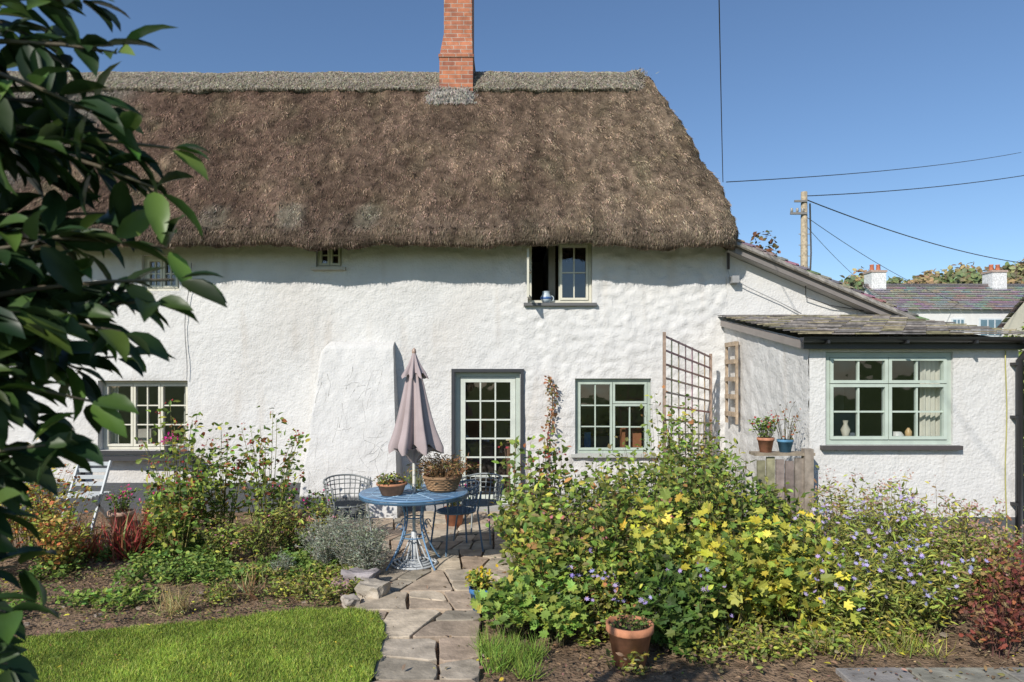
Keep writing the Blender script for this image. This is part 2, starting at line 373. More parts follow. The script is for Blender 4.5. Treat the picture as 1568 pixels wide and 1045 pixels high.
# interior
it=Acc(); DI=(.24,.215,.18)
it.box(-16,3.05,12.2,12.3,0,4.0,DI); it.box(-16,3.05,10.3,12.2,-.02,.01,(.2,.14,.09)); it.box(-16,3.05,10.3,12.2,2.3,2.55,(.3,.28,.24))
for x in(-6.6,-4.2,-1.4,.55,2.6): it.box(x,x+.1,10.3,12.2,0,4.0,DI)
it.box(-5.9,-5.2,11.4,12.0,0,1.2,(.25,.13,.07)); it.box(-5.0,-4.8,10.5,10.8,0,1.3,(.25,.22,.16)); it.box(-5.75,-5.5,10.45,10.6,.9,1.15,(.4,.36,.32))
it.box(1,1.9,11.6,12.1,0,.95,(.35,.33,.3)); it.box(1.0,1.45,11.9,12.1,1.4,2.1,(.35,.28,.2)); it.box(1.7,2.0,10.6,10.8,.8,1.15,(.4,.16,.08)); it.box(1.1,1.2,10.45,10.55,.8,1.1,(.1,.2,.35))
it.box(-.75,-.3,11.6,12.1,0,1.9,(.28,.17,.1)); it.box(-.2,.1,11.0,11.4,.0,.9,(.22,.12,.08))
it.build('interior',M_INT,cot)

def window(name,x0,x1,z0,z1,y,cas,depth=.13,fc=SAGE,fw=.045,sill=None,bar=.018,curt=None,openleft=None):
    a=Acc()
    yb=y+depth
    a.add([(x0,y,z0),(x1,y,z0),(x1,y,z1),(x0,y,z1),(x0,yb+.06,z0),(x1,yb+.06,z0),(x1,yb+.06,z1),(x0,yb+.06,z1)],
          [[(0,1,5,4),(1,2,6,5),(2,3,7,6),(3,0,4,7)]],WHITE,1)
    yf=yb-.0
    fx0,fx1,fz0,fz1=x0+.003,x1-.003,z0+.003,z1-.003
    for b_ in((fx0,fx1,fz0,fz0+fw),(fx0,fx1,fz1-fw,fz1),(fx0,fx0+fw,fz0+fw,fz1-fw),(fx1-fw,fx1,fz0+fw,fz1-fw)):
        a.box(b_[0],b_[1],yf-.03,yf+.045,b_[2],b_[3],fc,0)
    ix0,ix1,iz0,iz1=fx0+fw,fx1-fw,fz0+fw,fz1-fw
    Wd=ix1-ix0;Hh=iz1-iz0
    for ci,(u0,u1,v0,v1,nc,nr) in enumerate(cas):
        cx0,cx1,cz0,cz1=ix0+u0*Wd+.004,ix0+u1*Wd-.004,iz0+v0*Hh+.004,iz0+v1*Hh-.004
        s=.032
        if u0>0: a.box(ix0+u0*Wd-.014,ix0+u0*Wd+.014,yf-.02,yf+.04,iz0,iz1,fc,0)
        if openleft==ci: continue
        for b_ in((cx0,cx1,cz0,cz0+s),(cx0,cx1,cz1-s,cz1),(cx0,cx0+s,cz0+s,cz1-s),(cx1-s,cx1,cz0+s,cz1-s)):
            a.box(b_[0],b_[1],yf-.045,yf+.02,b_[2],b_[3],[q*1.12 for q in fc],0)
        for i in range(1,nc):
            xx=cx0+s+(cx1-cx0-2*s)*i/nc; a.box(xx-bar/2,xx+bar/2,yf-.03,yf+.01,cz0+s,cz1-s,[q*1.12 for q in fc],0)
        for i in range(1,nr):
            zz=cz0+s+(cz1-cz0-2*s)*i/nr; a.box(cx0+s,cx1-s,yf-.027,yf+.007,zz-bar/2,zz+bar/2,[q*1.12 for q in fc],0)
        for i in range(nc):
            for j in range(nr):
                xa=cx0+s+(cx1-cx0-2*s)*i/nc; xb=cx0+s+(cx1-cx0-2*s)*(i+1)/nc; za=cz0+s+(cz1-cz0-2*s)*j/nr; zb=cz0+s+(cz1-cz0-2*s)*(j+1)/nr
                t1,t2,t3=U(-.004,.004),U(-.004,.004),U(-.004,.004)
                a.add([(xa,yf-.008+t1,za),(xb,yf-.008+t2,za),(xb,yf-.008+t2+t3,zb),(xa,yf-.008+t1+t3,zb)],[[(0,1,2,3)]],WHITE,2)
    if sill:
        a.box(x0-.06,x1+.06,y-.07,yf-.03,z0-.045,z0-.002,sill,0)
    if curt:
        for (c0,c1,cz,cc) in curt:
            nn=60; xx=np.linspace(c0,c1,nn); yv=yf+.085+.016*np.sin(xx*120)+.008*np.sin(xx*41)
            V=np.r_[np.c_[xx+.02*(xx-(c0+c1)/2)/(c1-c0),yv,np.full(nn,cz)],np.c_[xx,yv,np.full(nn,z1)]]
            a.add(V,[[(i,i+1,nn+i+1,nn+i) for i in range(nn-1)]],cc,3,True)
    a.build(name,[M_PAINT,M_ST,M_GLASS,M_CLOTH],cot)
window('upper_small_window',*OP['up_small'],10,[(0,.5,0,1,1,2),(.5,1,0,1,1,2)],fc=CREAM,fw=.03,depth=.1,sill=(.45,.42,.36))
window('upper_bedroom_window',*OP['up_big'],10,[(0,.5,0,1,2,2),(.5,1,0,1,2,2)],fc=CREAM,openleft=0,sill=(.12,.12,.12),depth=.1)
window('upper_side_window',*OP['up_left'],10,[(0,.5,0,1,2,2),(.5,1,0,1,2,2)],fc=CREAM,depth=.1)
window('upper_far_window',*OP['far_up'],10,[(0,.5,0,1,2,2),(.5,1,0,1,2,2)],fc=CREAM,depth=.1)
window('sitting_room_window',*OP['left'],10,[(0,.333,0,1,1,3),(.333,.666,0,1,2,3),(.666,1,0,1,1,3)],fc=CREAM,sill=BLACK,depth=.16,
       curt=[(-6.0,-5.87,.9,(.5,.48,.42)),(-4.9,-4.78,.9,(.5,.48,.42))])
window('kitchen_window',*OP['kit'],10,[(0,.5,0,1,2,3),(.5,1,0,.68,2,2),(.5,1,.68,1,1,1)],sill=(.42,.43,.4),depth=.1,fc=(.36,.42,.36))
lg=Acc(); lg.box(-6.25,-4.55,9.8,9.96,.74,.80,(.04,.04,.045)); lg.box(-6.25,-6.2,9.85,9.96,.4,.74,(.04,.04,.045)); lg.box(-4.6,-4.55,9.85,9.96,.4,.74,(.04,.04,.045)); lg.build('window_ledge',M_PAINT,cot)
oc=Acc(); p0=np.array((.275,10.05)); dd=np.array((-.05,-.40))
def oc_b(t0,t1,z0,z1):
    a=p0+dd*t0; b=p0+dd*t1; oc.beam((a[0],a[1],(z0+z1)/2),(b[0],b[1],(z0+z1)/2),.03,z1-z0,CREAM)
oc_b(0,1,3.07,3.11);oc_b(0,1,3.84,3.88);oc_b(0,.1,3.11,3.84);oc_b(.9,1,3.11,3.84);oc_b(.1,.9,3.46,3.49)
oc.build('open_casement',[M_PAINT],cot)
jg=Acc(); jg.lathe((.5,10.04,3.025),[(.0,0),(.05,0),(.075,.04),(.08,.08),(.06,.12),(.05,.15),(.06,.17)],20,(.4,.47,.52)); jg.lathe((.5,10.04,3.025),[(.076,.05),(.083,.06),(.083,.075),(.078,.085)],20,(.05,.12,.3))
t=np.linspace(0,math.pi,8); jg.tube(np.c_[.57+.04*np.sin(t),np.full(8,10.04),3.09+.04*np.cos(t)],.008,6,(.5,.58,.62)); jg.build('blue_jug',M_METAL)

# door
d=Acc(); x0,x1,z0,z1=OP['door']; bw=.04
for b_ in((x0-bw,x0+.005,z0-.02,z1+bw),(x1-.005,x1+bw,z0-.02,z1+bw),(x0+.005,x1-.005,z1-.005,z1+bw)):
    d.box(b_[0],b_[1],9.95,10.02,b_[2],b_[3],(.035,.037,.042))
d.box(x0,x0+.015,9.99,10.25,z0,z1,(.3,.31,.3));d.box(x1-.015,x1,9.99,10.25,z0,z1,(.3,.31,.3));d.box(x0+.015,x1-.015,9.99,10.25,z1-.015,z1,(.3,.31,.3))
d.box(x0-.05,x1+.05,9.85,10.2,-.03,.06,(.35,.34,.32))
fx0,fx1,fz1=x0+.015,x1-.015,z1-.015; fc=(.43,.48,.42)
d.box(fx0,fx0+.06,10.06,10.14,.06,fz1,fc);d.box(fx1-.06,fx1,10.06,10.14,.06,fz1,fc);d.box(fx0+.06,fx1-.06,10.06,10.14,fz1-.06,fz1,fc)
dx0,dx1,dz0,dz1=fx0+.065,fx1-.065,.07,fz1-.065; s=.075; fc=(.53,.56,.5)
d.box(dx0,dx0+s,10.075,10.12,dz0,dz1,fc);d.box(dx1-s,dx1,10.075,10.12,dz0,dz1,fc);d.box(dx0+s,dx1-s,10.075,10.12,dz1-s,dz1,fc);d.box(dx0+s,dx1-s,10.075,10.12,dz0,dz0+.14,fc)
gx0,gx1,gz0,gz1=dx0+s,dx1-s,dz0+.14,dz1-s
for i in range(1,3): xx=gx0+(gx1-gx0)*i/3; d.box(xx-.011,xx+.011,10.08,10.115,gz0,gz1,fc)
for i in range(1,6): zz=gz0+(gz1-gz0)*i/6; d.box(gx0,gx1,10.083,10.112,zz-.011,zz+.011,fc)
for i in range(3):
    for j in range(6):
        xa=gx0+(gx1-gx0)*i/3;xb=gx0+(gx1-gx0)*(i+1)/3;za=gz0+(gz1-gz0)*j/6;zb=gz0+(gz1-gz0)*(j+1)/6;t1,t2,t3=U(-.003,.003),U(-.003,.003),U(-.003,.003)
        d.add([(xa,10.098+t1,za),(xb,10.098+t2,za),(xb,10.098+t2+t3,zb),(xa,10.098+t1+t3,zb)],[[(0,1,2,3)]],WHITE,1)
d.tube([(dx1-.04,10.07,1.02),(dx1-.04,10.03,1.02),(dx1-.14,10.03,1.02)],.01,8,(.4,.35,.2))
d.build('glazed_door',[M_PAINT,M_GLASS],cot)

# buttress
b=Acc(); nu,nv=44,66; V=[];C=[]
def butt(u,v):
    z=v*2.48; f=v
    xl=-3.05+.25*min(1,f*1.1); xr=-1.56-.15*f
    if f>.9: xl+=.16*((f-.9)/.1)**2
    pr=.52*(1-f)+.15 if f<.95 else .176*(1-((f-.95)/.05)**2)
    x=xl+(xr-xl)*u
    edge=min(1,u/.06)**.7
    y=10-pr*edge-.012*nz(x*4,z*4)-.012*nz(x*9,z*10,4)
    return (x+.02*nz(z*2,u*3)*(1-u),y,z-.02)
for j in range(nv+1):
    for i in range(nu+1): 
        p=butt(i/nu,j/nv); V.append(p); k=.95-.08*max(0,nz(i*.2,j*.15))
        C.append([c*k for c in WHITE] if p[2]>.3+.03*nz(p[0]*3,0) or p[0]>-2.0 else DGREY)
i,j=np.meshgrid(np.arange(nv),np.arange(nu),indexing='ij'); q=(i*(nu+1)+j).ravel()
b.add(V,[np.stack([q,q+1,q+nu+2,q+nu+1],1)],C,0,True)
V=[];
for j in range(nv+1):
    p=butt(1,j/nv)
    for k in range(9): V.append((p[0]+.008*nz(k,j*.3)*(k>0),p[1]+(10.03-p[1])*k/8,p[2]))
i,j=np.meshgrid(np.arange(nv),np.arange(8),indexing='ij'); q=(i*9+j).ravel()
b.add(V,[np.stack([q,q+1,q+10,q+9],1)],[c*.8 for c in WHITE],0,False)  # right cheek: shade is put into its colour, darker than the front
for k in range(34):
    u0,v0=U(.12,.9),U(.1,.85); P=[]; a_=random.choice([0,1.57,3.14,-1.57])+U(-.4,.4)
    for s_ in range(6):
        p=butt(u0,v0); P.append((p[0],p[1]+.000,p[2])); a_+=U(-.5,.5); u0=min(.97,max(.08,u0+.045*math.cos(a_))); v0=min(.93,max(.08,v0+.028*math.sin(a_)))
    b.tube(P,.004,4,[c*.86 for c in WHITE])
b.build('buttress',M_ST,cot)

# ------------------------------------------------------------ thatch roof
th=Acc()
def zs(dv): return 4.0+(dv-.06)*(3.32/2.84)-.05*math.sin(max(0,min(1,dv/2.9))*math.pi)
prof=[(.9,4.05),(.5,3.9),(.28,3.82),(.14,3.765),(.06,3.765),(.015,3.8),(0,3.87),(.012,3.95),(.045,4.01)]
prof+=[(dv,zs(dv)+.012) for dv in np.linspace(.085,2.9,76)]
ZR=[3.7,4.0,4.72,5.3,6.28,6.9,7.2,7.4]; XRr=[3.16,3.22,3.22,3.1,2.9,2.68,2.52,2.35]
def contour(dv,z):
    xe=np.interp(z,ZR,XRr)
    if z<3.95 and dv>.1: xe=xe-dv*.35
    yf=9.4+dv; yb=15.2-dv; half=(yb-yf)/2; rc=min(.38,half*.98)
    pts=[(x,yf) for x in np.linspace(-16,xe-rc,400)]
    pts+=[(xe-rc+rc*math.sin(t),yf+rc-rc*math.cos(t)) for t in np.linspace(.01,math.pi/2,10)]
    pts+=[(xe,y) for y in np.linspace(yf+rc+.001,yb-rc-.001,24)]
    pts+=[(xe-rc+rc*math.cos(t),yb-rc+rc*math.sin(t)) for t in np.linspace(.01,math.pi/2,10)]
    pts+=[(x,yb) for x in np.linspace(xe-rc,-16,80)]
    return pts
G=[];GC=[]
def tcol(x,z,y):
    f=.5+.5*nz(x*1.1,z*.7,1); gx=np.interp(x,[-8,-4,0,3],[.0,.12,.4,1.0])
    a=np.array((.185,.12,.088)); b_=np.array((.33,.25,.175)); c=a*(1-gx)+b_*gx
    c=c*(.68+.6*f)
    m=max(0,nz(x*2.3,z*2.0,11)-.12)*.8; c=c*(1-m)+np.array((.21,.185,.11))*m
    m=max(0,nz(x*1.6,z*1.9,17)-.1)*1.2; c=c*(1-m)+np.array((.32,.235,.155))*m
    st=nz(x*5,z*.6,23); c=c*(1+.35*st)
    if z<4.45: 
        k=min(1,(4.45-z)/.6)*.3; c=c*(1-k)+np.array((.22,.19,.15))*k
    for px in(-4.2,-3.12,-2.05):
        e=max(0,1-abs(x-px)/.22)*max(0,1-abs(z-4.2)/.26)
        if y<11 and e>0: e=min(.5,e*1.6)*(.6+.8*f); c=c*(1-e)+np.array((.31,.29,.22))*e
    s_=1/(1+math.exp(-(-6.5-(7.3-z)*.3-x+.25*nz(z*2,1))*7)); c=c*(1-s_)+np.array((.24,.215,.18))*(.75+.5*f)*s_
    return c
for dv,z in prof:
    row=[];rc=[]
    for (x,y) in contour(dv,z):
        s=dv*1.53
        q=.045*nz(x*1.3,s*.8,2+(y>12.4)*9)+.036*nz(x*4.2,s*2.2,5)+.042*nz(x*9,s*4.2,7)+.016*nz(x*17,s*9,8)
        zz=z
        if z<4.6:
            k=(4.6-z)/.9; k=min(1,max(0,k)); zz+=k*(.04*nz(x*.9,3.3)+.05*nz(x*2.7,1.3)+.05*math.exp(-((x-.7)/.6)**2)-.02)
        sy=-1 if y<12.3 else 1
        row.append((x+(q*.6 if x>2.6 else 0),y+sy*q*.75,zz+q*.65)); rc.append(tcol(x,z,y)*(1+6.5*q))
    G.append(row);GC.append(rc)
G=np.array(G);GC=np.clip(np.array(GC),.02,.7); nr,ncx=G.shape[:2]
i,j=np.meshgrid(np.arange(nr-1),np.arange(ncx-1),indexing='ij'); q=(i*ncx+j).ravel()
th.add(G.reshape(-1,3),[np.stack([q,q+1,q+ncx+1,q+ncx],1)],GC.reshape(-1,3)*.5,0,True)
def strawon(n,r0,r1,c0,c1,Lr,Wr,lift,bright=1.,cl_amp=1.0):
    r=rng.uniform(r0,r1-1.001,n); c=rng.uniform(c0,c1-1.001,n); ri=r.astype(int);ci=c.astype(int);fr=(r-ri)[:,None];fc_=(c-ci)[:,None]
    P=(G[ri,ci]*(1-fr)*(1-fc_)+G[ri+1,ci]*fr*(1-fc_)+G[ri,ci+1]*(1-fr)*fc_+G[ri+1,ci+1]*fr*fc_)
    dn=G[ri,ci]-G[ri+1,ci]; dn/=np.linalg.norm(dn,axis=1)[:,None]+1e-9
    al=G[ri,ci+1]-G[ri,ci]; al/=np.linalg.norm(al,axis=1)[:,None]+1e-9
    nn=np.cross(al,-dn); nn/=np.linalg.norm(nn,axis=1)[:,None]+1e-9
    cl=np.array([nz(a*8,b*5,c_*5) for a,b,c_ in P])
    D=dn+nn*(rng.normal(lift,.14,n)+.35*np.maximum(cl,0))[:,None]+al*rng.normal(0,.25,n)[:,None]
    N=nn+al*rng.normal(0,.5,n)[:,None]
    col=GC[ri,ci]*bright*np.exp(rng.normal(0,.22,(n,1)))*(1+cl_amp*cl[:,None])*(1+rng.normal(0,.05,(n,3)))
    leaves(th,P-nn*.004,D,N,rng.uniform(*Lr,n),rng.uniform(*Wr,n),np.clip(col,.01,.8),T_BLADE,1)
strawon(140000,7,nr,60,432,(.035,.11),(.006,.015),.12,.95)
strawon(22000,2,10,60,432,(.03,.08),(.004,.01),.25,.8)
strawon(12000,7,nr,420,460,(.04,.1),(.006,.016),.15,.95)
th.build('thatch_roof',[M_THATCH,M_STRAW],cot)
# ridge cap
rc=Acc(); V=[];C=[]
xsr=np.linspace(-16,2.44,400)
cs=[(2.58,-.02),(2.57,.07),(2.68,.09),(2.8,.095),(2.88,.09)]
sec=[(9.4+dv-.76*h,zs(dv)+.65*h) for dv,h in cs]+[(12.3,7.42)]
sec+=[(24.6-y,z) for y,z in sec[-2::-1]]
for x in xsr:
    end=max(0,(x-2.0)/.44)
    for k,(y,z) in enumerate(sec):
        q=.02*nz(x*3,k*.7)+.016*nz(x*9,k*1.3); bmp=.06*math.exp(-((x-2.2)/.1)**2)*(1 if 3<k<7 else .2)
        lowe=.035*nz(x*1.7,9.1)+.02*nz(x*6,2.1) if k in(0,1) else 0
        V.append((x,12.3+(y-12.3)*(1-.6*end*end),z+q+lowe+bmp+.03*nz(x*.5,4)-.09*end*end)); f=U(.8,1.2); C.append([c*f for c in(.24,.21,.17)])
k=len(sec); i,j=np.meshgrid(np.arange(len(xsr)-1),np.arange(k-1),indexing='ij'); q=(i*k+j).ravel()
rc.add(V,[np.stack([q,q+1,q+k+1,q+k],1)],C,0,True); rc.add(V[-k:],[[tuple(range(k))]],(.25,.2,.15))
Vn=np.array(V).reshape(len(xsr),k,3)
n=30000; a=rng.integers(120,len(xsr)-1,n); bq=rng.uniform(1.0,5.3,n); bi=bq.astype(int); f=(bq-bi)[:,None]
P=Vn[a,bi]*(1-f)+Vn[a,bi+1]*f; P[:,0]+=rng.uniform(0,.045,n)
D=np.stack([rng.normal(0,.5,n),np.full(n,-.65),np.full(n,-.7)],1)+rng.normal(0,.16,(n,3)); D[:,1]-=.12
N=np.tile((0,-.76,.65),(n,1))+rng.normal(0,.3,(n,3))
leaves(rc,P+np.array((0,-.003,.006)),D,N,rng.uniform(.03,.09,n),rng.uniform(.005,.013,n),palette([((.35,.31,.25),3),((.23,.195,.155),2),((.43,.39,.3),1),((.22,.22,.13),.6)],n,.3),T_BLADE,1)
n=260; P=np.c_[rng.normal(2.27,.08,n),rng.normal(12.25,.08,n),rng.uniform(7.25,7.4,n)]
leaves(rc,P,rng.normal(0,.35,(n,3))+np.array((.1,-.1,.5)),rng.normal(0,1,(n,3)),rng.uniform(.03,.08,n),.012,palette([((.45,.41,.32),1),((.33,.29,.23),1)],n),T_BLADE,1)
for xa in np.arange(-9,2.0,.3):
    ya=9.4+2.64-.76*.11; za=zs(2.64)+.65*.11; yb=9.4+2.82-.76*.12; zb=zs(2.82)+.65*.12
    rc.tube([(xa,ya,za),(xa+.15,yb,zb),(xa+.3,ya,za)],.004,4,(.42,.38,.29),1)
rc.build('ridge_thatch',[M_THATCH,M_STRAW],cot)
# chimney
ch=Acc()
def frust(x0,x1,y0,y1,z0,X0,X1,Y0,Y1,z1,mi=0,col=(.5,.2,.1)):
    ch.add([(x0,y0,z0),(x1,y0,z0),(x1,y1,z0),(x0,y1,z0),(X0,Y0,z1),(X1,Y0,z1),(X1,Y1,z1),(X0,Y1,z1)],
       [[(0,1,5,4),(1,2,6,5),(2,3,7,6),(3,0,4,7),(4,5,6,7)]],col,mi)
frust(-1.26,-.68,11.9,12.75,6.8,-1.26,-.68,11.9,12.75,7.5)
ch.box(-1.275,-.665,11.885,12.765,7.5,7.55,(.5,.2,.1),0)
frust(-1.255,-.685,11.905,12.745,7.55,-1.19,-.70,11.98,12.65,7.95)
frust(-1.19,-.70,11.98,12.65,7.95,-1.19,-.70,11.98,12.65,9.2)
frust(-1.24,-.65,11.94,12.69,9.2,-1.24,-.65,11.94,12.69,9.35)
ch.lathe((-.95,12.3,9.35),[(.12,0),(.11,.35),(.13,.36),(.13,.42),(.09,.42)],20,(.4,.16,.08),1)
V=[];nn=20
for jx in range(nn):
    for kx in range(8):
        x=-1.47+.84*jx/(nn-1)+.02*nz(kx*.9,3); dv=2.33+.25*kx/7+.03*nz(jx*.5,7); e=min(1,jx/3,(nn-1-jx)/3,kx/2)
        V.append((x+.02*nz(jx,kx),9.4+dv-.76*(.08*e+.0),zs(dv)+.65*(.08*e)+.03*nz(jx*.5,kx*.5)))
ch.add(V,[[(a*8+b_,a*8+b_+1,a*8+b_+9,a*8+b_+8) for a in range(nn-1) for b_ in range(7)]],(.27,.25,.225),2,True)
Vf=np.array(V); n=900; P=Vf[rng.integers(0,len(Vf),n)]+rng.normal(0,.025,(n,3))*np.array((1,1,.3))
leaves(ch,P+np.array((0,-.01,.012)),np.tile((0,-.65,-.75),(n,1))+rng.normal(0,.3,(n,3)),np.tile((0,-.76,.65),(n,1))+rng.normal(0,.3,(n,3)),rng.uniform(.03,.08,n),.012,palette([((.32,.29,.25),2),((.23,.21,.18),1)],n),T_BLADE,2)
ch.build('brick_chimney',[M_BRICK,M_TERRA,M_STONE],cot)

# ------------------------------------------------------------ lean-to + extension
le=Acc()
topf=lambda u: 3.93-(u-3.13)*.425-.2
wallgrid(le,3.13,5.85,-.05,3.9,[],lambda u,v,q:(u,10.0-q,v),.06,top=topf,amp=.006,seed=40)
le.add([(5.85,10,-.05),(5.85,14,-.05),(5.85,14,2.6),(5.85,10,2.6)],[[(0,1,2,3)]],WHITE)
EW=(3.27,4.6,1.22,2.19)
wallgrid(le,3.1,5.28,-.05,2.33,[EW],lambda u,v,q:(u,7.15-q,v),.045,amp=.004,seed=60)
wallgrid(le,7.15,10.0,-.05,2.8,[],lambda u,v,q:(3.1-q,u,v),.04,top=lambda u:2.29+(u-7.0)*.16,amp=.018,seed=80)
le.add([(5.28,7.15,-.05),(5.28,10,-.05),(5.28,10,2.78),(5.28,7.15,2.31)],[[(0,1,2,3)]],WHITE)
le.build('extension_walls',M_ST,cot)
pl=Acc(); pl.box(3.12,5.3,7.125,7.2,-.05,.47,DGREY); pl.build('extension_plinth',M_ST,cot)
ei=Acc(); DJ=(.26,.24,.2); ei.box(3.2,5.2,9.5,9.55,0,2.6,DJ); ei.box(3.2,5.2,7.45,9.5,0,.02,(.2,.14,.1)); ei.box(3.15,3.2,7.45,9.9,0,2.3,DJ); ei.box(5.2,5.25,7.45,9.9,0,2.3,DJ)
ei.box(3.4,3.7,8.5,8.8,1,1.75,(.3,.15,.07)); ei.box(4.2,4.5,9.3,9.5,1,1.9,(.45,.45,.42)); ei.box(3.8,4.1,8.2,8.5,.9,1.5,(.15,.18,.22))
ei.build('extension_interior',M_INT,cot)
window('extension_window',*EW,7.15,[(0,.5,0,.68,2,2),(0,.5,.68,1,2,1),(.5,1,0,.68,2,2),(.5,1,.68,1,2,1)],fc=(.4,.46,.4),sill=(.07,.06,.06),depth=.06,fw=.05,
  curt=[(4.34,4.58,1.24,(.62,.59,.51)),(3.29,3.4,1.24,(.62,.59,.51))])
so=Acc()
so.lathe((3.55,7.3,1.25),[(0,0),(.04,0),(.03,.05),(.05,.12),(.02,.18),(.03,.22)],12,(.5,.46,.38)); so.lathe((4.1,7.3,1.25),[(0,0),(.07,0),(.075,.05),(.04,.1)],14,(.6,.58,.55)); so.lathe((4.22,7.3,1.25),[(0,0),(.03,0),(.035,.1),(.01,.14)],12,(.6,.4,.2))
so.build('window_ornaments',M_METAL,cot)
sl=Acc()
def slate_rows(x0f,x1f,ytop,ybot,ztop,zbot,rows,w):
    for r in range(rows):
        t0=r/rows; t1=(r+1.25)/rows
        ya=ytop+(ybot-ytop)*t0; yb=ytop+(ybot-ytop)*min(t1,1.02); za=ztop+(zbot-ztop)*t0; zb=ztop+(zbot-ztop)*min(t1,1.02)+.022
        x=x0f(ya)-(w/2 if r%2 else 0); xe=x1f(ya)
        while x<xe:
            a=max(x,x0f(ya)); b_=min(x+w-.006,xe)
            if b_-a>.03:
                j=U(-.01,.012); jz=U(0,.006)
                q=U(.65,1.3); col=random.choice([(.2,.185,.18),(.25,.22,.2),(.18,.165,.155),(.28,.24,.16),(.25,.23,.14),(.3,.27,.24)]); col=[c*q*.9 for c in col]
                V=[(a,ya,za),(b_,ya,za),(b_,yb+j,zb+jz),(a,yb+j,zb+jz),(a,ya,za-.012),(b_,ya,za-.012),(b_,yb+j,zb+jz-.014),(a,yb+j,zb+jz-.014)]
                sl.add(V,[[(0,1,2,3),(4,7,6,5),(3,2,6,7),(0,3,7,4),(1,5,6,2)]],col)
            x+=w
slate_rows(lambda y:2.99,lambda y:5.38,9.98,6.97,2.84,2.36,15,.24)
for r in range(18):
    x0=3.12+r*.155; x1=x0+.2; z0=3.94-(x0-3.13)*.425; z1=3.94-(x1-3.13)*.425+.02
    y=9.78
    while y<14:
        col=[c*U(.6,1.2) for c in random.choice([(.2,.18,.17),(.25,.22,.19),(.3,.26,.18)])]; y2=y+.24; jz=U(0,.008)
        V=[(x0,y,z0),(x1,y,z1+jz),(x1,y2,z1+jz),(x0,y2,z0),(x0,y,z0-.03),(x1,y,z1-.03),(x1,y2,z1-.03),(x0,y2,z0-.03)]
        sl.add(V,[[(0,1,2,3),(4,7,6,5),(0,4,5,1),(1,5,6,2),(2,6,7,3)]],col); y+=.246
for r in range(13):
    x0=3.16+r*.21; x1=x0+.205; z0=3.93-(x0-3.13)*.425; z1=3.93-(x1-3.13)*.425
    q=U(.7,1.2); V=[(x0,9.80,z0),(x1,9.80,z1),(x1,9.70,z1-.09),(x0,9.70,z0-.09),(x0,9.82,z0-.02),(x1,9.82,z1-.02),(x1,9.72,z1-.11),(x0,9.72,z0-.11)]
    sl.add(V,[[(0,1,2,3),(4,7,6,5),(3,2,6,7),(0,3,7,4),(1,5,6,2)]],[c*q for c in(.27,.245,.21)])
sl.build('slate_roof',M_SLATE,cot)
tr=Acc()
tr.beam((3.1,9.79,3.80),(5.9,9.79,3.80-2.8*.425),.03,.1,(.2,.18,.17),up=(0,0,1))
tr.beam((3.1,9.9,3.76),(5.9,9.9,3.76-2.8*.425),.2,.02,(.4,.38,.36))
tr.box(3.0,5.32,7.05,7.13,2.22,2.31,(.06,.06,.06)); 
tr.beam((3.04,7.12,2.26),(3.04,9.95,2.72),.03,.08,(.25,.22,.2))
tr.build('barge_boards',M_PAINT,cot)
gt=Acc()
seg=9; aa=np.linspace(math.pi,2*math.pi,seg)
V=[];
for x in(2.95,5.42):
    for rr in(.055,.048):
        V+=[(x,6.98+rr*math.cos(t),2.335+rr*math.sin(t)) for t in aa]
F=[(i,i+1,2*seg+i+1,2*seg+i) for i in range(seg-1)]+[(seg+i,seg+i+1,3*seg+i+1,3*seg+i) for i in range(seg-1)]+[(i,i+1,seg+i+1,seg+i) for i in range(seg-1)]
gt.add(V,[F],BLACK,0,True)
for x in(3.2,4.0,4.7,5.2): gt.box(x-.012,x+.012,6.92,7.06,2.27,2.3,BLACK)
gt.tube([(5.26,6.98,2.29),(5.26,6.98,2.2),(5.24,7.08,2.1),(5.24,7.08,.2),(5.24,7.0,.12)],.034,10,BLACK)
for z in(.6,1.5,2.05): gt.box(5.19,5.29,7.06,7.15,z,z+.03,BLACK)
gt.build('gutter_downpipe',M_METAL,cot)
hs=Acc(); z=np.linspace(.3,2.2,14); hs.tube(np.c_[5.13+.008*np.sin(z*5),np.full(14,7.12),z],.006,5,(.4,.37,.12)); hs.build('hose',M_METAL,cot)
cb=Acc()
z=np.linspace(1.9,3.6,16); cb.tube(np.c_[-4.75+.03*np.sin(z*4)+.04*(z-2),np.full(16,9.96),z],.006,4,(.25,.25,.25))
cb.tube([(3.1,9.93,4.0),(3.11,9.93,3.55),(3.14,9.9,3.4),(3.4,9.93,3.25),(3.9,9.95,3.02),(4.2,9.95,2.86)],.007,4,(.35,.35,.35))  # diagonal run is a wire's shadow on the wall, modelled as grey tube
cb.tube([(4.25,9.93,3.3),(4.25,9.92,3.1),(4.6,9.93,2.98),(5.1,9.93,2.9)],.008,4,(.06,.06,.06))
cb.box(3.17,3.27,9.86,9.99,3.3,3.4,(.3,.3,.3)); cb.tube([(3.14,9.93,4.0),(3.13,9.92,3.5)],.02,6,BLACK)
cb.build('wall_cables_and_shadow',M_METAL,cot)

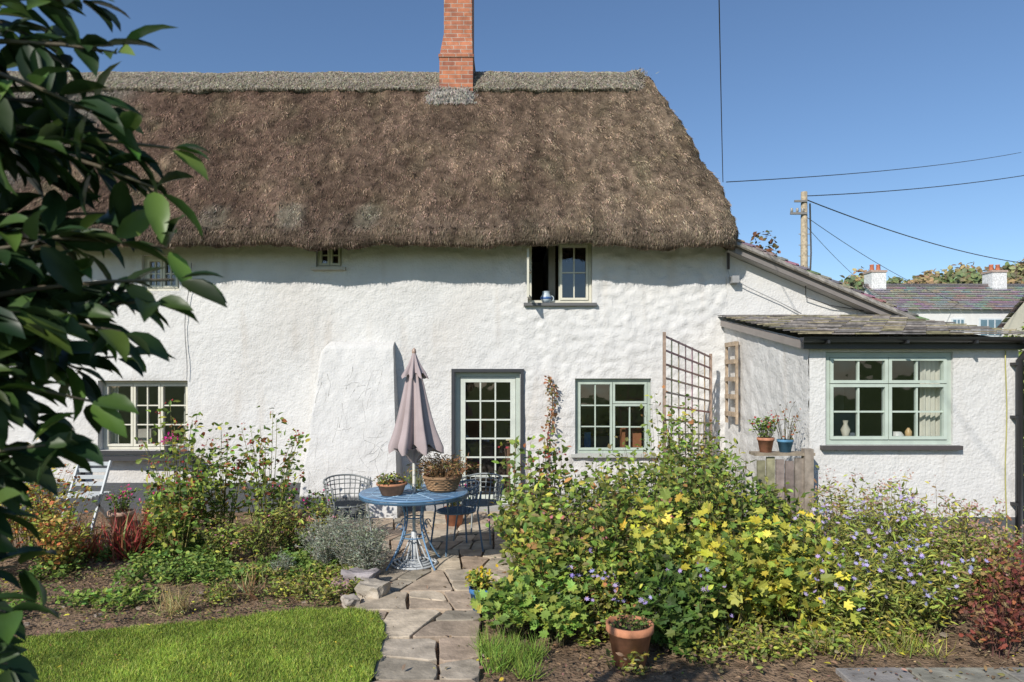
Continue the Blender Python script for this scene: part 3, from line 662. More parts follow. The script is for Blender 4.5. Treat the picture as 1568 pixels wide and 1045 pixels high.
# ------------------------------------------------------------ overhead wires & pole
pole=empty('utility_pole'); p=Acc()
PX,PY=10.65,25.0
p.tube([(PX,PY,-.2),(PX,PY,4),(PX,PY,8.75)],[.16,.14,.11],12,(.36,.3,.21))
p.build('pole',M_WOOD,pole)
p=Acc(); p.box(PX-.55,PX+.05,PY-.15,PY-.08,7.9,7.98,(.2,.19,.18)); p.box(PX-.4,PX+.05,PY-.15,PY-.08,8.35,8.42,(.2,.19,.18))
for x in(-.5,-.3,-.1): p.lathe((PX+x,PY-.12,7.98),[(.02,0),(.06,.04),(.04,.09),(.055,.13),(0,.17)],8,(.3,.28,.25))
for z in(3.6,4,4.4,4.8,5.2,5.6,6,6.4,6.8,7.2): p.box(PX-.2,PX+.2,PY-.03,PY+.0,z,z+.025,(.3,.3,.3))
p.tube([(PX+.16,PY-.12,8.3),(PX+.2,PY-.12,6.5),(PX+.14,PY-.12,5)],.03,6,(.1,.1,.1)); p.build('pole_fittings',M_METAL,pole)
wr=Acc()
def wire(a,b_,sag,r,n=24):
    a=np.array(a,float);b_=np.array(b_,float);t=np.linspace(0,1,n)[:,None]; P=a+(b_-a)*t; P[:,2]-=(4*t*(1-t))[:,0]*sag; wr.tube(P,r,5,(.04,.04,.045))
wire((3.2,10.4,4.9),(1.55,5.2,5.9),.12,.006); wire((1.55,5.2,5.9),(-.9,-4,8.5),.3,.006)
wire((3.25,10.4,4.9),(15,20.2,8.6),.1,.008)
wire((PX,PY,8.6),(26,32,11.8),.2,.018); wire((PX,PY,8.5),(32,40,8.5),.5,.022); wire((PX,PY,7.9),(30,44,6.5),.5,.012); wire((PX,PY,7.6),(22,40,6.5),.3,.01)
wr.build('overhead_wires',M_METAL)

# ------------------------------------------------------------ distant houses
def dhouse(name,x0,x1,y0,y1,zb,ze,zr,wall,chim,roofc=(.25,.235,.22),wins=()):
    e=empty(name); a=Acc(); a.box(x0,x1,y0,y1,zb,ze,wall); ym=(y0+y1)/2
    a.add([(x0,y0,ze),(x0,y1,ze),(x0,ym,zr-.1),(x1,y0,ze),(x1,y1,ze),(x1,ym,zr-.1)],[[(0,1,2),(3,4,5)]],wall)
    a.build('walls',M_ST,e); a=Acc()
    rows=12
    for s in(0,1):
        for r in range(rows):
            t0=r/rows;t1=(r+1.1)/rows; ya=(y0-.3 if s==0 else y1+.3); 
            A=lambda t:(ya+(ym-ya)*t, ze-.1+(zr-ze+.1)*t)
            x=x0-.2-(.3 if r%2 else 0)
            while x<x1+.2:
                xa=max(x,x0-.2);xb=min(x+.6,x1+.2); c=[q*U(.75,1.2) for q in roofc]
                q0=A(t0);q1=A(min(1,t1)); a.add([(xa,q0[0],q0[1]+.05),(xb,q0[0],q0[1]+.05),(xb,q1[0],q1[1]),(xa,q1[0],q1[1])],[[(0,1,2,3)]],c); x+=.61
    a.tube([(x0-.2,ym,zr),(x1+.2,ym,zr)],.12,8,(.25,.22,.21)); a.build('roof',M_SLATE,e)
    a=Acc()
    for cx in chim:
        a.box(cx-.45,cx+.45,ym-.45,ym+.45,zr-.6,zr+.75,wall); a.box(cx-.5,cx+.5,ym-.5,ym+.5,zr+.75,zr+.88,(.4,.3,.25))
        for k in(-.2,.2): a.lathe((cx+k,ym,zr+.88),[(.14,0),(.11,.35),(.14,.4),(.1,.4)],10,(.45,.15,.08))
    if chim: a.build('chimneys',M_TERRA,e)
    a=Acc()
    for (wx,wz,ww,wh) in wins:
        a.box(wx-ww/2-.08,wx+ww/2+.08,y0-.06,y0+.02,wz-.08,wz+wh+.08,(.55,.6,.63)); a.box(wx-ww/2,wx+ww/2,y0-.08,y0-.06,wz,wz+wh,(.12,.2,.25),0)
        for k in(-.17,.17): a.box(wx+ww*k-.03,wx+ww*k+.03,y0-.1,y0-.08,wz,wz+wh,(.55,.6,.63))
    if wins: a.build('windows',M_PAINT,e)
dhouse('distant_white_house',22.0,31.5,40,45,0,6.05,7.75,(.65,.65,.64),[22.5,29.9],wins=[(23.6,4.5,.5,.9),(26.0,4.5,.6,.9),(27.9,4.5,1.2,.9),(29.6,4.5,.6,.9),(23.4,1.2,1.2,1.3),(26.5,1.2,1.2,1.3)])
dhouse('distant_cream_house',27.6,36,31,38.5,0,4.9,7.9,(.6,.56,.46),[],wins=[(29,3.2,.8,1.1)])
# hill and distant trees
def hillz(x,y):
    e=max(0,min(1,(x-8)/22,(260-x)/60))*max(0,min(1,(y-52)/34)); e=e*e*(3-2*e)
    return -.5+e*(9.9+1.5*nz(x*.03,y*.03)+max(0,min(40,x-42))*.11)
h=Acc(); xs=np.linspace(8,260,90); ys=np.linspace(50,240,50)
V=[(x,y,hillz(x,y)) for y in ys for x in xs]
i,j=np.meshgrid(np.arange(49),np.arange(89),indexing='ij'); q=(i*90+j).ravel()
h.add(V,[np.stack([q,q+1,q+91,q+90],1)],(.26,.24,.1),0,True); h.build('hill',M_GRASSG)
dt=Acc()
def crown(acc,c,rx,rz,n,size,pal,mi=0):
    c=np.array(c,float); k=12; cl=rng.normal(0,1,(k,3)); cl/=np.linalg.norm(cl,axis=1)[:,None]; cl*=rng.uniform(.3,.75,(k,1)); 
    s=rng.integers(0,k,n); v=rng.normal(0,1,(n,3)); v/=np.linalg.norm(v,axis=1)[:,None]; v*=rng.uniform(.6,1,(n,1))*.42
    P=c+(cl[s]+v)*np.array((rx,rx,rz)); N=v*2+rng.normal(0,.5,(n,3))+np.array((-.2,-.5,.4)); D=np.cross(N,rng.normal(0,1,(n,3)))
    cc=palette(pal,n,.2)*(1+.35*rng.normal(0,1,k)[s][:,None]*.5); leaves(acc,P,D,N,size*rng.uniform(.6,1.3,n),size*rng.uniform(.6,1.2,n),np.clip(cc,.01,.6),T_OVAL,mi)
for t in range(165):
    y=U(74,108); x=y*U(.40,.88); gz=hillz(x,y); hh=U(3.0,5.0)
    dt.tube([(x,y,gz-.5),(x+.2,y,gz+hh*.5),(x,y,gz+hh*.9)],[.35,.25,.1],5,(.15,.11,.08))
    for k_ in range(3):
        a=U(0,6.3); dt.tube([(x,y,gz+hh*.35),(x+1.6*math.cos(a),y+1.6*math.sin(a),gz+hh*.8)],[.12,.04],4,(.15,.11,.08))
    pal=random.choice([[((.2,.24,.1),1)],[((.26,.28,.12),1)],[((.35,.28,.13),1)],[((.38,.28,.14),1)],[((.17,.22,.1),1)],[((.25,.23,.12),1)]])  # leaf colours kept pale, with distance haze painted in
    crown(dt,(x,y,gz+hh*.5),U(2.2,3.6),hh*.62,460,.6,pal)
dt.build('distant_trees',M_LEAF)
bt=empty('garden_tree'); a=Acc()
a.tube([(8.0,20.4,0),(7.9,20.4,2),(7.6,20.4,4)],[.14,.11,.05],8,(.16,.12,.09))
for k in range(6):
    aa_=U(0,6.3); a.tube([(7.9,20.4,2.3),(7.7+.9*math.cos(aa_),20.4+.9*math.sin(aa_),4.5+U(0,.8))],[.05,.015],5,(.16,.12,.09))
a.build('trunk',M_WOOD,bt); a=Acc(); crown(a,(7.15,20.4,5.15),1.0,1.3,1200,.14,[((.26,.12,.06),2),((.16,.16,.06),2)]); a.build('crown',M_LEAF,bt)
hg=Acc()
P=np.c_[rng.uniform(6.6,9.5,14000),rng.uniform(8.6,10,14000),rng.uniform(0,1,14000)]
topz=np.array([2.55+.25*nz(a_*1.5,b_) for a_,b_ in P[:,:2]]); P[:,2]*=topz
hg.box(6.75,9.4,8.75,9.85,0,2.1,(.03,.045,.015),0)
cover(hg,P,.02,.07,.045,[(G_MD,2),(G_LT,2),(G_YL,1)]); hg.build('hedge',M_LEAF)

# ------------------------------------------------------------ table, parasol, chairs
BLUE=(.11,.22,.36)
tb=empty('blue_bistro_table'); a=Acc(); TX,TY=-1.0,7.0
a.lathe((TX,TY,0),[(0,.735),(.5,.735),(.548,.738),(.552,.75),(.545,.76),(.5,.752),(.0,.75)],48,BLUE)
a.lathe((TX,TY,0),[(.55,.735),(.55,.71),(.545,.71),(.545,.735)],48,[c*.7 for c in BLUE])
for r_ in(.42,.3,.17):
    t=np.linspace(0,2*math.pi,40); a.tube(np.c_[TX+r_*np.cos(t),TY+r_*np.sin(t),np.full(40,.752)],.004,4,(.25,.38,.5))
for k in range(12):
    t=k*math.pi/6; a.tube([(TX+.05*math.cos(t),TY+.05*math.sin(t),.752),(TX+.5*math.cos(t),TY+.5*math.sin(t),.752)],.004,4,(.25,.38,.5))
a.build('table_top',M_METAL,tb); a=Acc()
for k in range(4):
    t=math.pi/4+k*math.pi/2; c_,s_=math.cos(t),math.sin(t)
    u=np.linspace(0,1,18); r_=.07+.27*(1-u)**2.2+.14*u**5 ; z=.02+.70*u
    a.tube(np.c_[TX+r_*c_,TY+r_*s_,z],.009,7,[c*1.2 for c in BLUE])
    v=np.linspace(0,1.6*math.pi,14); rr=.045*(1-v/8); a.tube(np.c_[TX+(.17+rr*np.cos(v))*c_,TY+(.17+rr*np.cos(v))*s_,.42+rr*np.sin(v)],.006,6,BLUE)
for z,r_ in((.3,.115),(.5,.085)):
    t=np.linspace(0,2*math.pi,30); a.tube(np.c_[TX+r_*np.cos(t),TY+r_*np.sin(t),np.full(30,z)],.007,6,BLUE)
a.build('table_legs',M_METAL,tb)
ps=empty('garden_parasol'); a=Acc()
a.tube([(TX,TY,.05),(TX,TY,1.3),(TX,TY,2.2)],.017,10,(.55,.53,.47)); a.lathe((TX,TY,2.18),[(.0,.05),(.02,.03),(.025,0),(.012,-.02)],10,(.35,.25,.2)); 
for r_,z in((.23,.03),(.19,.045),(.15,.055),(.11,.065),(.07,.075)):
    t=np.linspace(0,2*math.pi,30); a.tube(np.c_[TX+r_*np.cos(t),TY+r_*np.sin(t),np.full(30,z)],.014,6,(.45,.47,.48))
for k in range(6):
    t=k*math.pi/3; a.tube([(TX+.24*math.cos(t),TY+.24*math.sin(t),.03),(TX+.12*math.cos(t),TY+.12*math.sin(t),.09),(TX+.03*math.cos(t),TY+.03*math.sin(t),.3)],.01,6,(.45,.47,.48))
a.lathe((TX,TY,0),[(.03,.05),(.03,.35),(.02,.36)],12,(.5,.52,.53)); a.build('pole_and_base',M_METAL,ps)
a=Acc(); CL=(.36,.295,.295)
def canopy(prof,lobn,amp0,amp1,jag):
    seg=128; t=np.arange(seg)*2*np.pi/seg; V=[]; n=len(prof)
    for k,(r_,z) in enumerate(prof):
        f=k/(n-1); amp=amp0+(amp1-amp0)*f
        w_=1+amp*(np.cos(lobn*t+.5+.5*f)+.35*np.cos((2*lobn+1)*t+f*1.5))+.1*np.cos(3*t+1)*f
        zz=z+(jag*f**6)*np.cos(lobn*t+.5)*1.0
        V.append(np.c_[TX+r_*w_*np.cos(t),TY+r_*w_*np.sin(t),zz])
    V=np.concatenate(V); i,j=np.meshgrid(np.arange(n-1),np.arange(seg),indexing='ij'); kk=(j+1)%seg
    a.add(V,[np.stack([i*seg+j,i*seg+kk,(i+1)*seg+kk,(i+1)*seg+j],-1).reshape(-1,4)],CL,0,True)
canopy([(.015,2.18),(.035,2.12),(.06,2.05),(.09,1.99),(.11,1.94)],8,.05,.25,-.03)
canopy([(.03,2.05),(.065,1.96),(.085,1.85),(.11,1.7),(.135,1.55),(.165,1.4),(.19,1.3),(.205,1.24),(.2,1.2)],7,.1,.36,-.05)
canopy([(.19,1.215),(.15,1.18),(.08,1.13),(.03,1.06)],8,.28,.05,0)
a.build('folded_canopy',M_CLOTH,ps)

def pot(acc,c,r,h,col=(.42,.17,.09),mi=0,soil=(.06,.045,.03)):
    acc.lathe(c,[(0,0),(r*.68,0),(r*.93,h*.8),(r*1.0,h*.8),(r*1.03,h*.84),(r*1.03,h),(r*.93,h),(r*.9,h*.9)],28,col,mi)
    acc.lathe(c,[(r*.9,h*.9),(0,h*.9)],28,soil,mi)
tp=empty('potted_plant'); a=Acc(); pot(a,(-1.2,6.85,.755),.15,.12,(.42,.19,.1)); a.build('pot',M_TERRA,tp); a=Acc()
shrub(a,-1.2,6.85,.86,.1,.16,34,8,.035,.02,[(G_MD,2),(G_OL,2),(G_YL,1),(RUST,1)],spray=.02,base=.8); a.build('plant',M_LEAF,tp)
tp=empty('basket_planter'); a=Acc(); pot(a,(-.72,7.1,.755),.2,.16,(.25,.15,.08))
for z in np.arange(.78,.91,.018):
    t=np.linspace(0,2*math.pi,40); rr=.2*(.7+.3*(z-.755)/.16)+.006*np.sin(t*16+z*170); a.tube(np.c_[-.72+rr*np.cos(t),7.1+rr*np.sin(t),np.full(40,z)],.009,5,(.28,.17,.09))
a.build('basket',M_WOOD,tp); a=Acc()
shrub(a,-.72,7.1,.88,.24,.32,140,7,.055,.014,[((.4,.24,.11),3),((.27,.14,.08),2),(G_OL,1)],T_OVAL,spray=.04,stemc=(.34,.22,.12),base=.5); 
tuft(a,(-1.0,7.2,.76),60,.28,.12,.008,[((.35,.35,.12),1),(G_OL,1)]); a.build('dry_plant',M_LEAF,tp)

def chair(name,x,y,ang,col):
    e=empty(name); a=Acc(); ca,sa=math.cos(ang),math.sin(ang)
    tf=lambda P:np.c_[x+np.asarray(P)[:,0]*ca-np.asarray(P)[:,1]*sa,y+np.asarray(P)[:,0]*sa+np.asarray(P)[:,1]*ca,np.asarray(P)[:,2]]
    t=np.linspace(0,2*math.pi,28); a.tube(tf(np.c_[.21*np.cos(t),.21*np.sin(t),np.full(28,.45)]),.011,6,col)
    for s in np.linspace(-.19,.19,13):
        q=math.sqrt(max(0,.205**2-s*s)); a.tube(tf([(s,-q,.452),(s,q,.452)]),.006,4,[c*1.2 for c in col]); a.tube(tf([(-q,s,.457),(q,s,.457)]),.005,4,col)
    t=np.linspace(-.35,math.pi+.35,24); 
    for z,r_ in((.76,.27),(.71,.265),(.66,.255),(.6,.245),(.54,.235)): a.tube(tf(np.c_[r_*np.cos(t),r_*np.sin(t)*.95,np.full(24,z)-.05*np.abs(np.cos(t))**3*(z>.7)]),.011 if z>.75 else .006,6,col)
    for tt in np.linspace(-.3,math.pi+.3,16): a.tube(tf([(.215*math.cos(tt),.215*math.sin(tt),.45),(.27*math.cos(tt),.255*math.sin(tt),.75)]),.005,4,[c*1.2 for c in col])
    for (lx,ly) in((.19,-.17),(-.19,-.17),(.18,.18),(-.18,.18)): a.tube(tf([(lx*1.25,ly*1.25,.02),(lx,ly,.45),(lx*1.2,ly*1.15,.68)]),.011,6,col)
    a.build('frame',M_METAL,e)
chair('metal_chair',-1.92,8.0,.5,(.16,.17,.17)); chair('metal_chair.001',-.38,8.1,-.4,(.2,.22,.22)); chair('metal_chair.002',-.62,7.6,-1.1,(.1,.16,.22))
e=empty('slatted_garden_chair'); a=Acc(); cc=(.45,.48,.49); X,Y=-5.35,8.6
for s in(-.2,.2):
    a.beam((X+s,Y-.22,.02),(X+s,Y+.2,.86),.025,.04,cc); a.beam((X+s,Y+.28,.02),(X+s,Y-.2,.46),.025,.04,cc)
for k in range(6): a.box(X-.22,X+.22,Y-.22+k*.07,Y-.17+k*.07,.455,.475,cc)
for k in range(4): a.box(X-.2,X+.2,Y+.07+k*.04,Y+.085+k*.04,.56+k*.08,.61+k*.08,cc)
a.build('frame',M_PAINT,e,.003)

# ------------------------------------------------------------ pots
def potted(name,x,y,r,h,col=(.42,.17,.09),fn=None,z=0):
    e=empty(name); a=Acc(); pot(a,(x,y,z),r,h,col); a.build('pot',M_TERRA,e)
    if fn: a=Acc(); fn(a,x,y,z+h*.9); a.build('plant',M_LEAF,e)
potted('terracotta_pot',.79,4.6,.155,.27,(.44,.19,.1),lambda a,x,y,z:shrub(a,x,y,z,.06,.13,30,8,.025,.02,[(G_MD,1),(G_OL,1),(BRN,.5)],spray=.02,base=.9))
potted('blue_pot',-.25,5.62,.1,.2,(.05,.16,.36),lambda a,x,y,z:(shrub(a,x,y,z,.16,.13,30,9,.045,.03,[(G_LT,1),(G_YL,1)],spray=.02,flower=(.3,(.75,.5,.02),.04,2))))
gm=lambda a,x,y,z:shrub(a,x,y,z,.35,.2,24,8,.05,.035,[(G_MD,2),(G_LT,1)],spray=.03,flower=(.3,(.7,.05,.25),.04,3))
potted('terracotta_pot.001',-4.25,8.3,.2,.35,(.35,.16,.1),gm); potted('terracotta_pot.002',-2.75,8.3,.2,.3,(.42,.22,.13),gm); potted('terracotta_pot.003',-2.35,8.3,.16,.26,(.45,.25,.15),gm)
potted('terracotta_pot.004',.3,8.9,.16,.3,(.5,.25,.16),gm); potted('terracotta_pot.005',-.75,8.9,.14,.25,(.45,.2,.12),gm); potted('terracotta_pot.006',-4.9,8.6,.15,.26,(.45,.3,.22),gm)
potted('magenta_flower_pot',-4.95,9.9,.07,.1,(.3,.3,.28),lambda a,x,y,z:shrub(a,x,y,z,.12,.11,26,4,.025,.018,[(G_MD,1)],spray=.01,flower=(.9,(.65,.03,.3),.045,2)),z=.872)
fn=Acc()
for k in range(6):
    x=2.5+k*.095; fn.box(x,x+.08,6.98-k*.003,7.01-k*.003,0,1.1+U(-.03,.02),[c*U(.75,1.2) for c in(.25,.2,.15)])
fn.box(2.46,3.07,6.94,7.12,1.13,1.16,(.28,.23,.17)); fn.box(2.48,3.06,7.01,7.04,.3,.38,(.25,.2,.16)); fn.box(2.96,3.05,6.93,7.02,0,1.2,(.26,.22,.18))
fn.build('wooden_fence',M_WOOD)
potted('terracotta_pot.007',2.6,7.03,.085,.15,(.45,.2,.12),lambda a,x,y,z:shrub(a,x,y,z,.24,.16,26,7,.04,.03,[(G_LT,1),(G_MD,1)],spray=.02,flower=(.35,(.5,.05,.04),.035,2)),z=1.16)
potted('blue_bucket',2.8,7.03,.08,.13,(.08,.2,.32),lambda a,x,y,z:shrub(a,x,y,z,.38,.18,14,5,.035,.02,[(G_OL,1),(RUST,1)],spray=.02,flower=(.5,(.45,.1,.1),.025,3)),z=1.16)

# trellis
t=Acc(); A=np.array((1.91,8.6));B=np.array((2.81,9.7)); 
def TP(u,z): q=A+(B-A)*u; return (q[0],q[1],z)
ztop=lambda u:2.47-.23*u
TC=(.31,.25,.205)
for k in range(8): u=k/7; t.beam(TP(u,.3),TP(u,ztop(u)),.01,.022,[c*U(.8,1.2) for c in TC],up=(B[0]-A[0],B[1]-A[1],0))
for k in range(13): f=k/12; t.beam(TP(0,.35+(ztop(0)-.37)*f),TP(1,.35+(ztop(1)-.37)*f),.014,.024,[c*U(.8,1.2) for c in TC])
t.beam(TP(0,0),TP(0,2.5),.035,.035,(.3,.22,.17),up=(1,0,0)); t.beam(TP(1,0),TP(1,2.27),.035,.035,(.3,.22,.17),up=(1,0,0))
t.build('wooden_trellis',M_WOOD)
l_=Acc()
for y in(9.25,9.68): l_.beam((3.03,y,1.3),(3.03,y,2.42),.03,.045,(.36,.28,.2),up=(0,1,0))
for z in np.arange(1.4,2.4,.24): l_.box(3.0,3.06,9.25,9.68,z,z+.06,(.36,.28,.2))
l_.build('wooden_wall_rack',M_WOOD)

# ------------------------------------------------------------ rocks
bm=bmesh.new(); bmesh.ops.create_icosphere(bm,subdivisions=3,radius=1); IV=np.array([v.co[:] for v in bm.verts]); IF=np.array([[v.index for v in f.verts] for f in bm.faces]); bm.free()
rk=Acc()
def rock(x,y,z,sx,sy,sz,col):
    s=U(0,100); V=np.clip(IV*1.25,-.8,.8); V=np.array([v*(1+.3*nz(v[0]*1.3+s,v[1]*1.3,v[2]*1.3)+.14*nz(v[0]*4+s,v[1]*4,v[2]*4)) for v in V])
    a_=U(0,3); V=V*np.array((sx,sy,sz)); V=np.c_[V[:,0]*math.cos(a_)-V[:,1]*math.sin(a_),V[:,0]*math.sin(a_)+V[:,1]*math.cos(a_),V[:,2]]
    rk.add(V+np.array((x,y,z)),[IF],col,0,False)
for (x,y,s) in((-1.38,6.3,.18),(-1.22,6.02,.15),(-1.5,6.55,.13),(-1.55,6.2,.12),(-1.75,7.0,.14),(-1.95,7.3,.15),(-2.1,7.6,.14),(-.12,6.0,.1),(-.1,6.4,.12),(-.02,6.8,.12),(-1.36,5.78,.09),(-2.3,7.8,.12)):
    rock(x,y,s*.3,s,s*.8,s*.62,[c*U(.8,1.1) for c in(.37,.32,.25)])
for k in range(14): rock(U(4.1,5.3),U(6.0,6.9),.03,U(.06,.14),U(.05,.1),U(.03,.06),[c*U(.8,1.2) for c in(.42,.38,.32)])
for k in range(90): x=U(-4.5,5); y=U(4.5,8); rock(x,y,0,U(.01,.03),U(.01,.03),.012,(.3,.25,.2))
rk.build('garden_rocks',M_STONE)

# ------------------------------------------------------------ planting
lt=Acc(); n=14000; P=np.c_[rng.uniform(-5,5,n),rng.uniform(4.3,9.5,n),np.full(n,.005)]; k=~inpoly(P[:,0],P[:,1]); pp=(P[:,0]>np.interp(P[:,1],*XL))&(P[:,0]<np.interp(P[:,1],*XR)); k&=~(pp&(rng.uniform(0,1,n)>.1)); P=P[k]; n=len(P)
P[:,2]+=rng.uniform(0,.03,n)
leaves(lt,P,rng.normal(0,1,(n,3))*np.array((1,1,.2)),rng.normal(0,.35,(n,3))+np.array((0,0,1)),rng.uniform(.015,.05,n),rng.uniform(.008,.03,n),palette([((.28,.19,.12),3),((.38,.27,.15),2),((.17,.11,.075),2),(YEL,.5),(G_OL,.6)],n),T_OVAL)
lt.build('leaf_litter',M_LEAF)

a=Acc(); P1=[(G_MD,2.6),(G_LT,4.4),(G_YL,2.2),(G_OL,1.5),((.42,.22,.08),.7)]
for(x,y,h,r) in((.18,6.15,.95,.4),(.5,5.9,1.05,.5),(1.0,6.2,1.15,.5),(.38,5.6,.75,.38),(.8,5.5,.82,.45),(.18,6.6,.95,.35),(1.4,6.3,1.05,.4)):
    shrub(a,x,y,0,h,r,50,17,.075,.05,P1,t0=.12,spray=.06,flower=(.06,(.5,.2,.2),.035,2))
a.build('green_shrub',M_LEAF)
a=Acc()
for(x,y,h,r) in((.1,7.0,1.6,.32),(.4,7.2,1.5,.3)): shrub(a,x,y,0,h,r,14,22,.08,.052,[(G_MD,3),(G_LT,3),(G_YL,.6),((.3,.12,.05),.8)],t0=.3,spray=.06,stemr=.007,stemc=(.25,.16,.1),flower=(.4,(.35,.05,.05),.03,3))
a.build('rose_bush',M_LEAF)
a=Acc()
for(x,y,h,r) in((.95,7.6,1.2,.45),(1.45,7.5,1.35,.45),(1.9,7.7,1.45,.4),(1.2,7.1,1.15,.4),(2.2,7.5,1.3,.35)): shrub(a,x,y,0,h,r,42,18,.07,.045,[(G_MD,3),(G_LT,4),(G_YL,2),(G_OL,2)],spray=.06)
a.build('garden_shrub',M_LEAF)
a=Acc()
for(x,y,h,r) in((1.85,8.4,1.85,.3),(2.15,8.3,1.7,.35),(2.45,8.4,1.45,.35)): shrub(a,x,y,0,h,r,20,18,.07,.045,[(G_MD,2),(G_LT,3),(G_YL,1),((.42,.2,.08),.9)],t0=.35,spray=.07)
a.build('climbing_rose',M_LEAF)
a=Acc()
YP=[(YEL,2.4),((.53,.5,.075),3),(G_YL,3.6),(G_LT,2.4)]
for(x,y,h,r) in((1.2,5.5,.92,.42),(1.7,5.5,.98,.5),(2.2,5.6,.82,.42),(1.65,5.2,.72,.45),(2.15,5.2,.55,.4)): 
    shrub(a,x,y,0,h,r,20,14,.09,.09,YP,T_LOBE,t0=.25,spray=.09,flat=.6,jit=.2)
for(x,y,h,r) in((1.3,5.25,.8,.45),(1.8,5.3,.8,.5),(2.2,5.3,.7,.4)): shrub(a,x,y,0,h,r,34,14,.07,.06,[(G_MD,3),(G_LT,3),(G_YL,1.5)],T_LOBE,spray=.05)
a.build('yellow_shrub',M_LEAF)
a=Acc()
for(x,y,h,r) in((1.7,6.6,1.25,.4),(2.15,6.5,1.15,.4),(2.5,6.4,.95,.35),(2.4,6.8,.95,.3)): shrub(a,x,y,0,h,r,44,16,.075,.042,[(G_DK,.7),(G_MD,3),(G_LT,4),(G_OL,1.5),(G_YL,1)],spray=.06)
a.build('mixed_shrub',M_LEAF)
a=Acc()
AP=[((.27,.35,.075),3),((.32,.35,.085),3),(G_YL,2.4),(G_OL,1.4),((.46,.44,.12),.8)]
for(x,y,h,r) in((2.6,5.7,.92,.35),(3.0,5.8,1.0,.4),(3.4,5.9,.95,.35),(2.75,5.2,.68,.4),(3.2,5.3,.72,.4),(2.4,5.1,.6,.35)):
    shrub(a,x,y,0,h,r,70,22,.068,.019,AP,t0=.1,spray=.03,flower=(.45,(.5,.43,.68),.042,2),stemc=(.2,.2,.08))
for(x,y,h,r) in((.9,5.1,.5,.3),(.6,5.3,.55,.3),(1.3,4.98,.5,.3)): shrub(a,x,y,0,h,r,30,14,.055,.035,P1,spray=.04,flower=(.45,(.44,.36,.66),.045,2))
a.build('aster_clump',M_LEAF)
a=Acc()
for(x,y,h,r) in((3.55,6.4,1.0,.35),(3.95,6.3,.9,.35),(4.4,6.3,.75,.35),(3.8,5.7,.8,.4),(4.25,5.5,.62,.35),(3.1,6.5,1.05,.3)):
    shrub(a,x,y,0,h,r,45,20,.06,.025,[((.3,.35,.085),3),(G_YL,2),(G_OL,2),((.4,.26,.13),1)],t0=.1,spray=.04,flower=(.75,(.45,.28,.24),.024,8),stemc=(.28,.2,.1))
a.build('sedum_clump',M_LEAF)
a=Acc()
for(x,y,h,r) in((3.4,4.8,.58,.34),(3.85,5.0,.82,.36),(4.0,5.3,.75,.3)):
    shrub(a,x,y,0,h,r,24,18,.055,.03,[((.22,.065,.05),3),((.34,.13,.07),2),((.16,.06,.045),2),((.25,.17,.07),1.3)],T_LOBE,t0=.2,spray=.06,stemc=(.15,.07,.06))
a.build('red_acer',M_LEAF)
a=Acc()
for(x,y,h,r) in((.0,5.1,.36,.26),(.25,5.2,.4,.26),(.02,5.35,.34,.18),(.35,5.0,.3,.2)): shrub(a,x,y,0,h,r,60,7,.07,.075,[(G_LT,4),((.19,.31,.07),3),(G_YL,.6)],T_LOBE,t0=.6,spray=.03,flat=.35)
a.build('geranium_clump',M_LEAF)
a=Acc(); GP=[((.23,.36,.07),3),((.31,.4,.08),2)]
for(x,y) in((-.1,4.5),(.02,4.6),(-.16,4.75),(.1,4.4),(-.02,4.8),(.15,4.7)): tuft(a,(x,y,0),110,U(.15,.22),.15,.006,GP)
a.build('grass_clump',M_GRASS)
a=Acc()
pts=[];
for k in range(420):
    x=U(.35,3.2); y=U(4.65,5.2) if R()<.8 else U(4.4,5)
    if x>1.8 and y<4.6: continue
    if nz(x*2,y*2,6)>-.05: pts.append((x,y,0))
cover(a,pts,.13,.045,.024,[(G_LT,3),(G_YL,2),(G_OL,2),((.36,.26,.14),1)],n=13)
for k in range(55): x=U(1.1,3.0);y=U(4.7,5.1); tuft(a,(x,y,0),14,U(.1,.24),.14,.006,[(G_LT,2),(G_YL,2),((.42,.35,.18),1)])
for(x,y,h,r) in((1.15,4.85,.42,.22),(1.3,5.0,.55,.25),(1.1,5.1,.6,.25)): shrub(a,x,y,0,h,r,40,14,.08,.065,[(G_DK,2),(G_MD,4)],T_LOBE,spray=.03)
a.build('ground_cover',M_LEAF)

a=Acc(); RP=[(G_MD,2.5),(G_LT,4),(G_DK,.5),(G_YL,1.2),((.34,.13,.06),.9)]
for(x,y,h,r) in((-3.75,7.8,1.6,.5),(-3.35,7.9,1.35,.4),(-2.85,8.0,1.65,.42),(-3.6,7.4,.95,.4)): shrub(a,x,y,0,h,r,22,28,.078,.052,RP,t0=.18,spray=.07,stemr=.007,stemc=(.3,.27,.1),flower=(.6,(.35,.04,.04),.035,4))
a.build('rose_bush.001',M_LEAF)
a=Acc()
for(x,y,h,r) in((-4.85,7.2,1.0,.45),(-5.3,7.5,1.2,.5),(-4.5,6.8,.6,.35),(-5.2,6.6,.8,.45)): shrub(a,x,y,0,h,r,46,18,.06,.036,[((.46,.16,.06),2),((.5,.36,.1),2),(G_YL,2.2),(G_LT,2)],spray=.05)
a.build('autumn_shrub',M_LEAF)
a=Acc()
tuft(a,(-4.1,7.35,0),130,.5,.3,.024,[((.38,.07,.06),3),((.28,.12,.06),2),(G_OL,.9)],bend=.3); tuft(a,(-4.5,7.2,0),80,.42,.25,.022,[((.35,.1,.06),2),(G_OL,1.5)])
a.build('red_cordyline',M_LEAF)
a=Acc()
for(x,y,h,r) in((-1.55,6.75,.66,.34),(-1.38,6.6,.5,.25),(-1.85,6.9,.58,.3)): shrub(a,x,y,0,h,r,90,26,.04,.008,[((.4,.42,.33),4),((.3,.33,.25),3),((.47,.47,.4),1)],t0=.25,spray=.018,stemc=(.3,.3,.22))
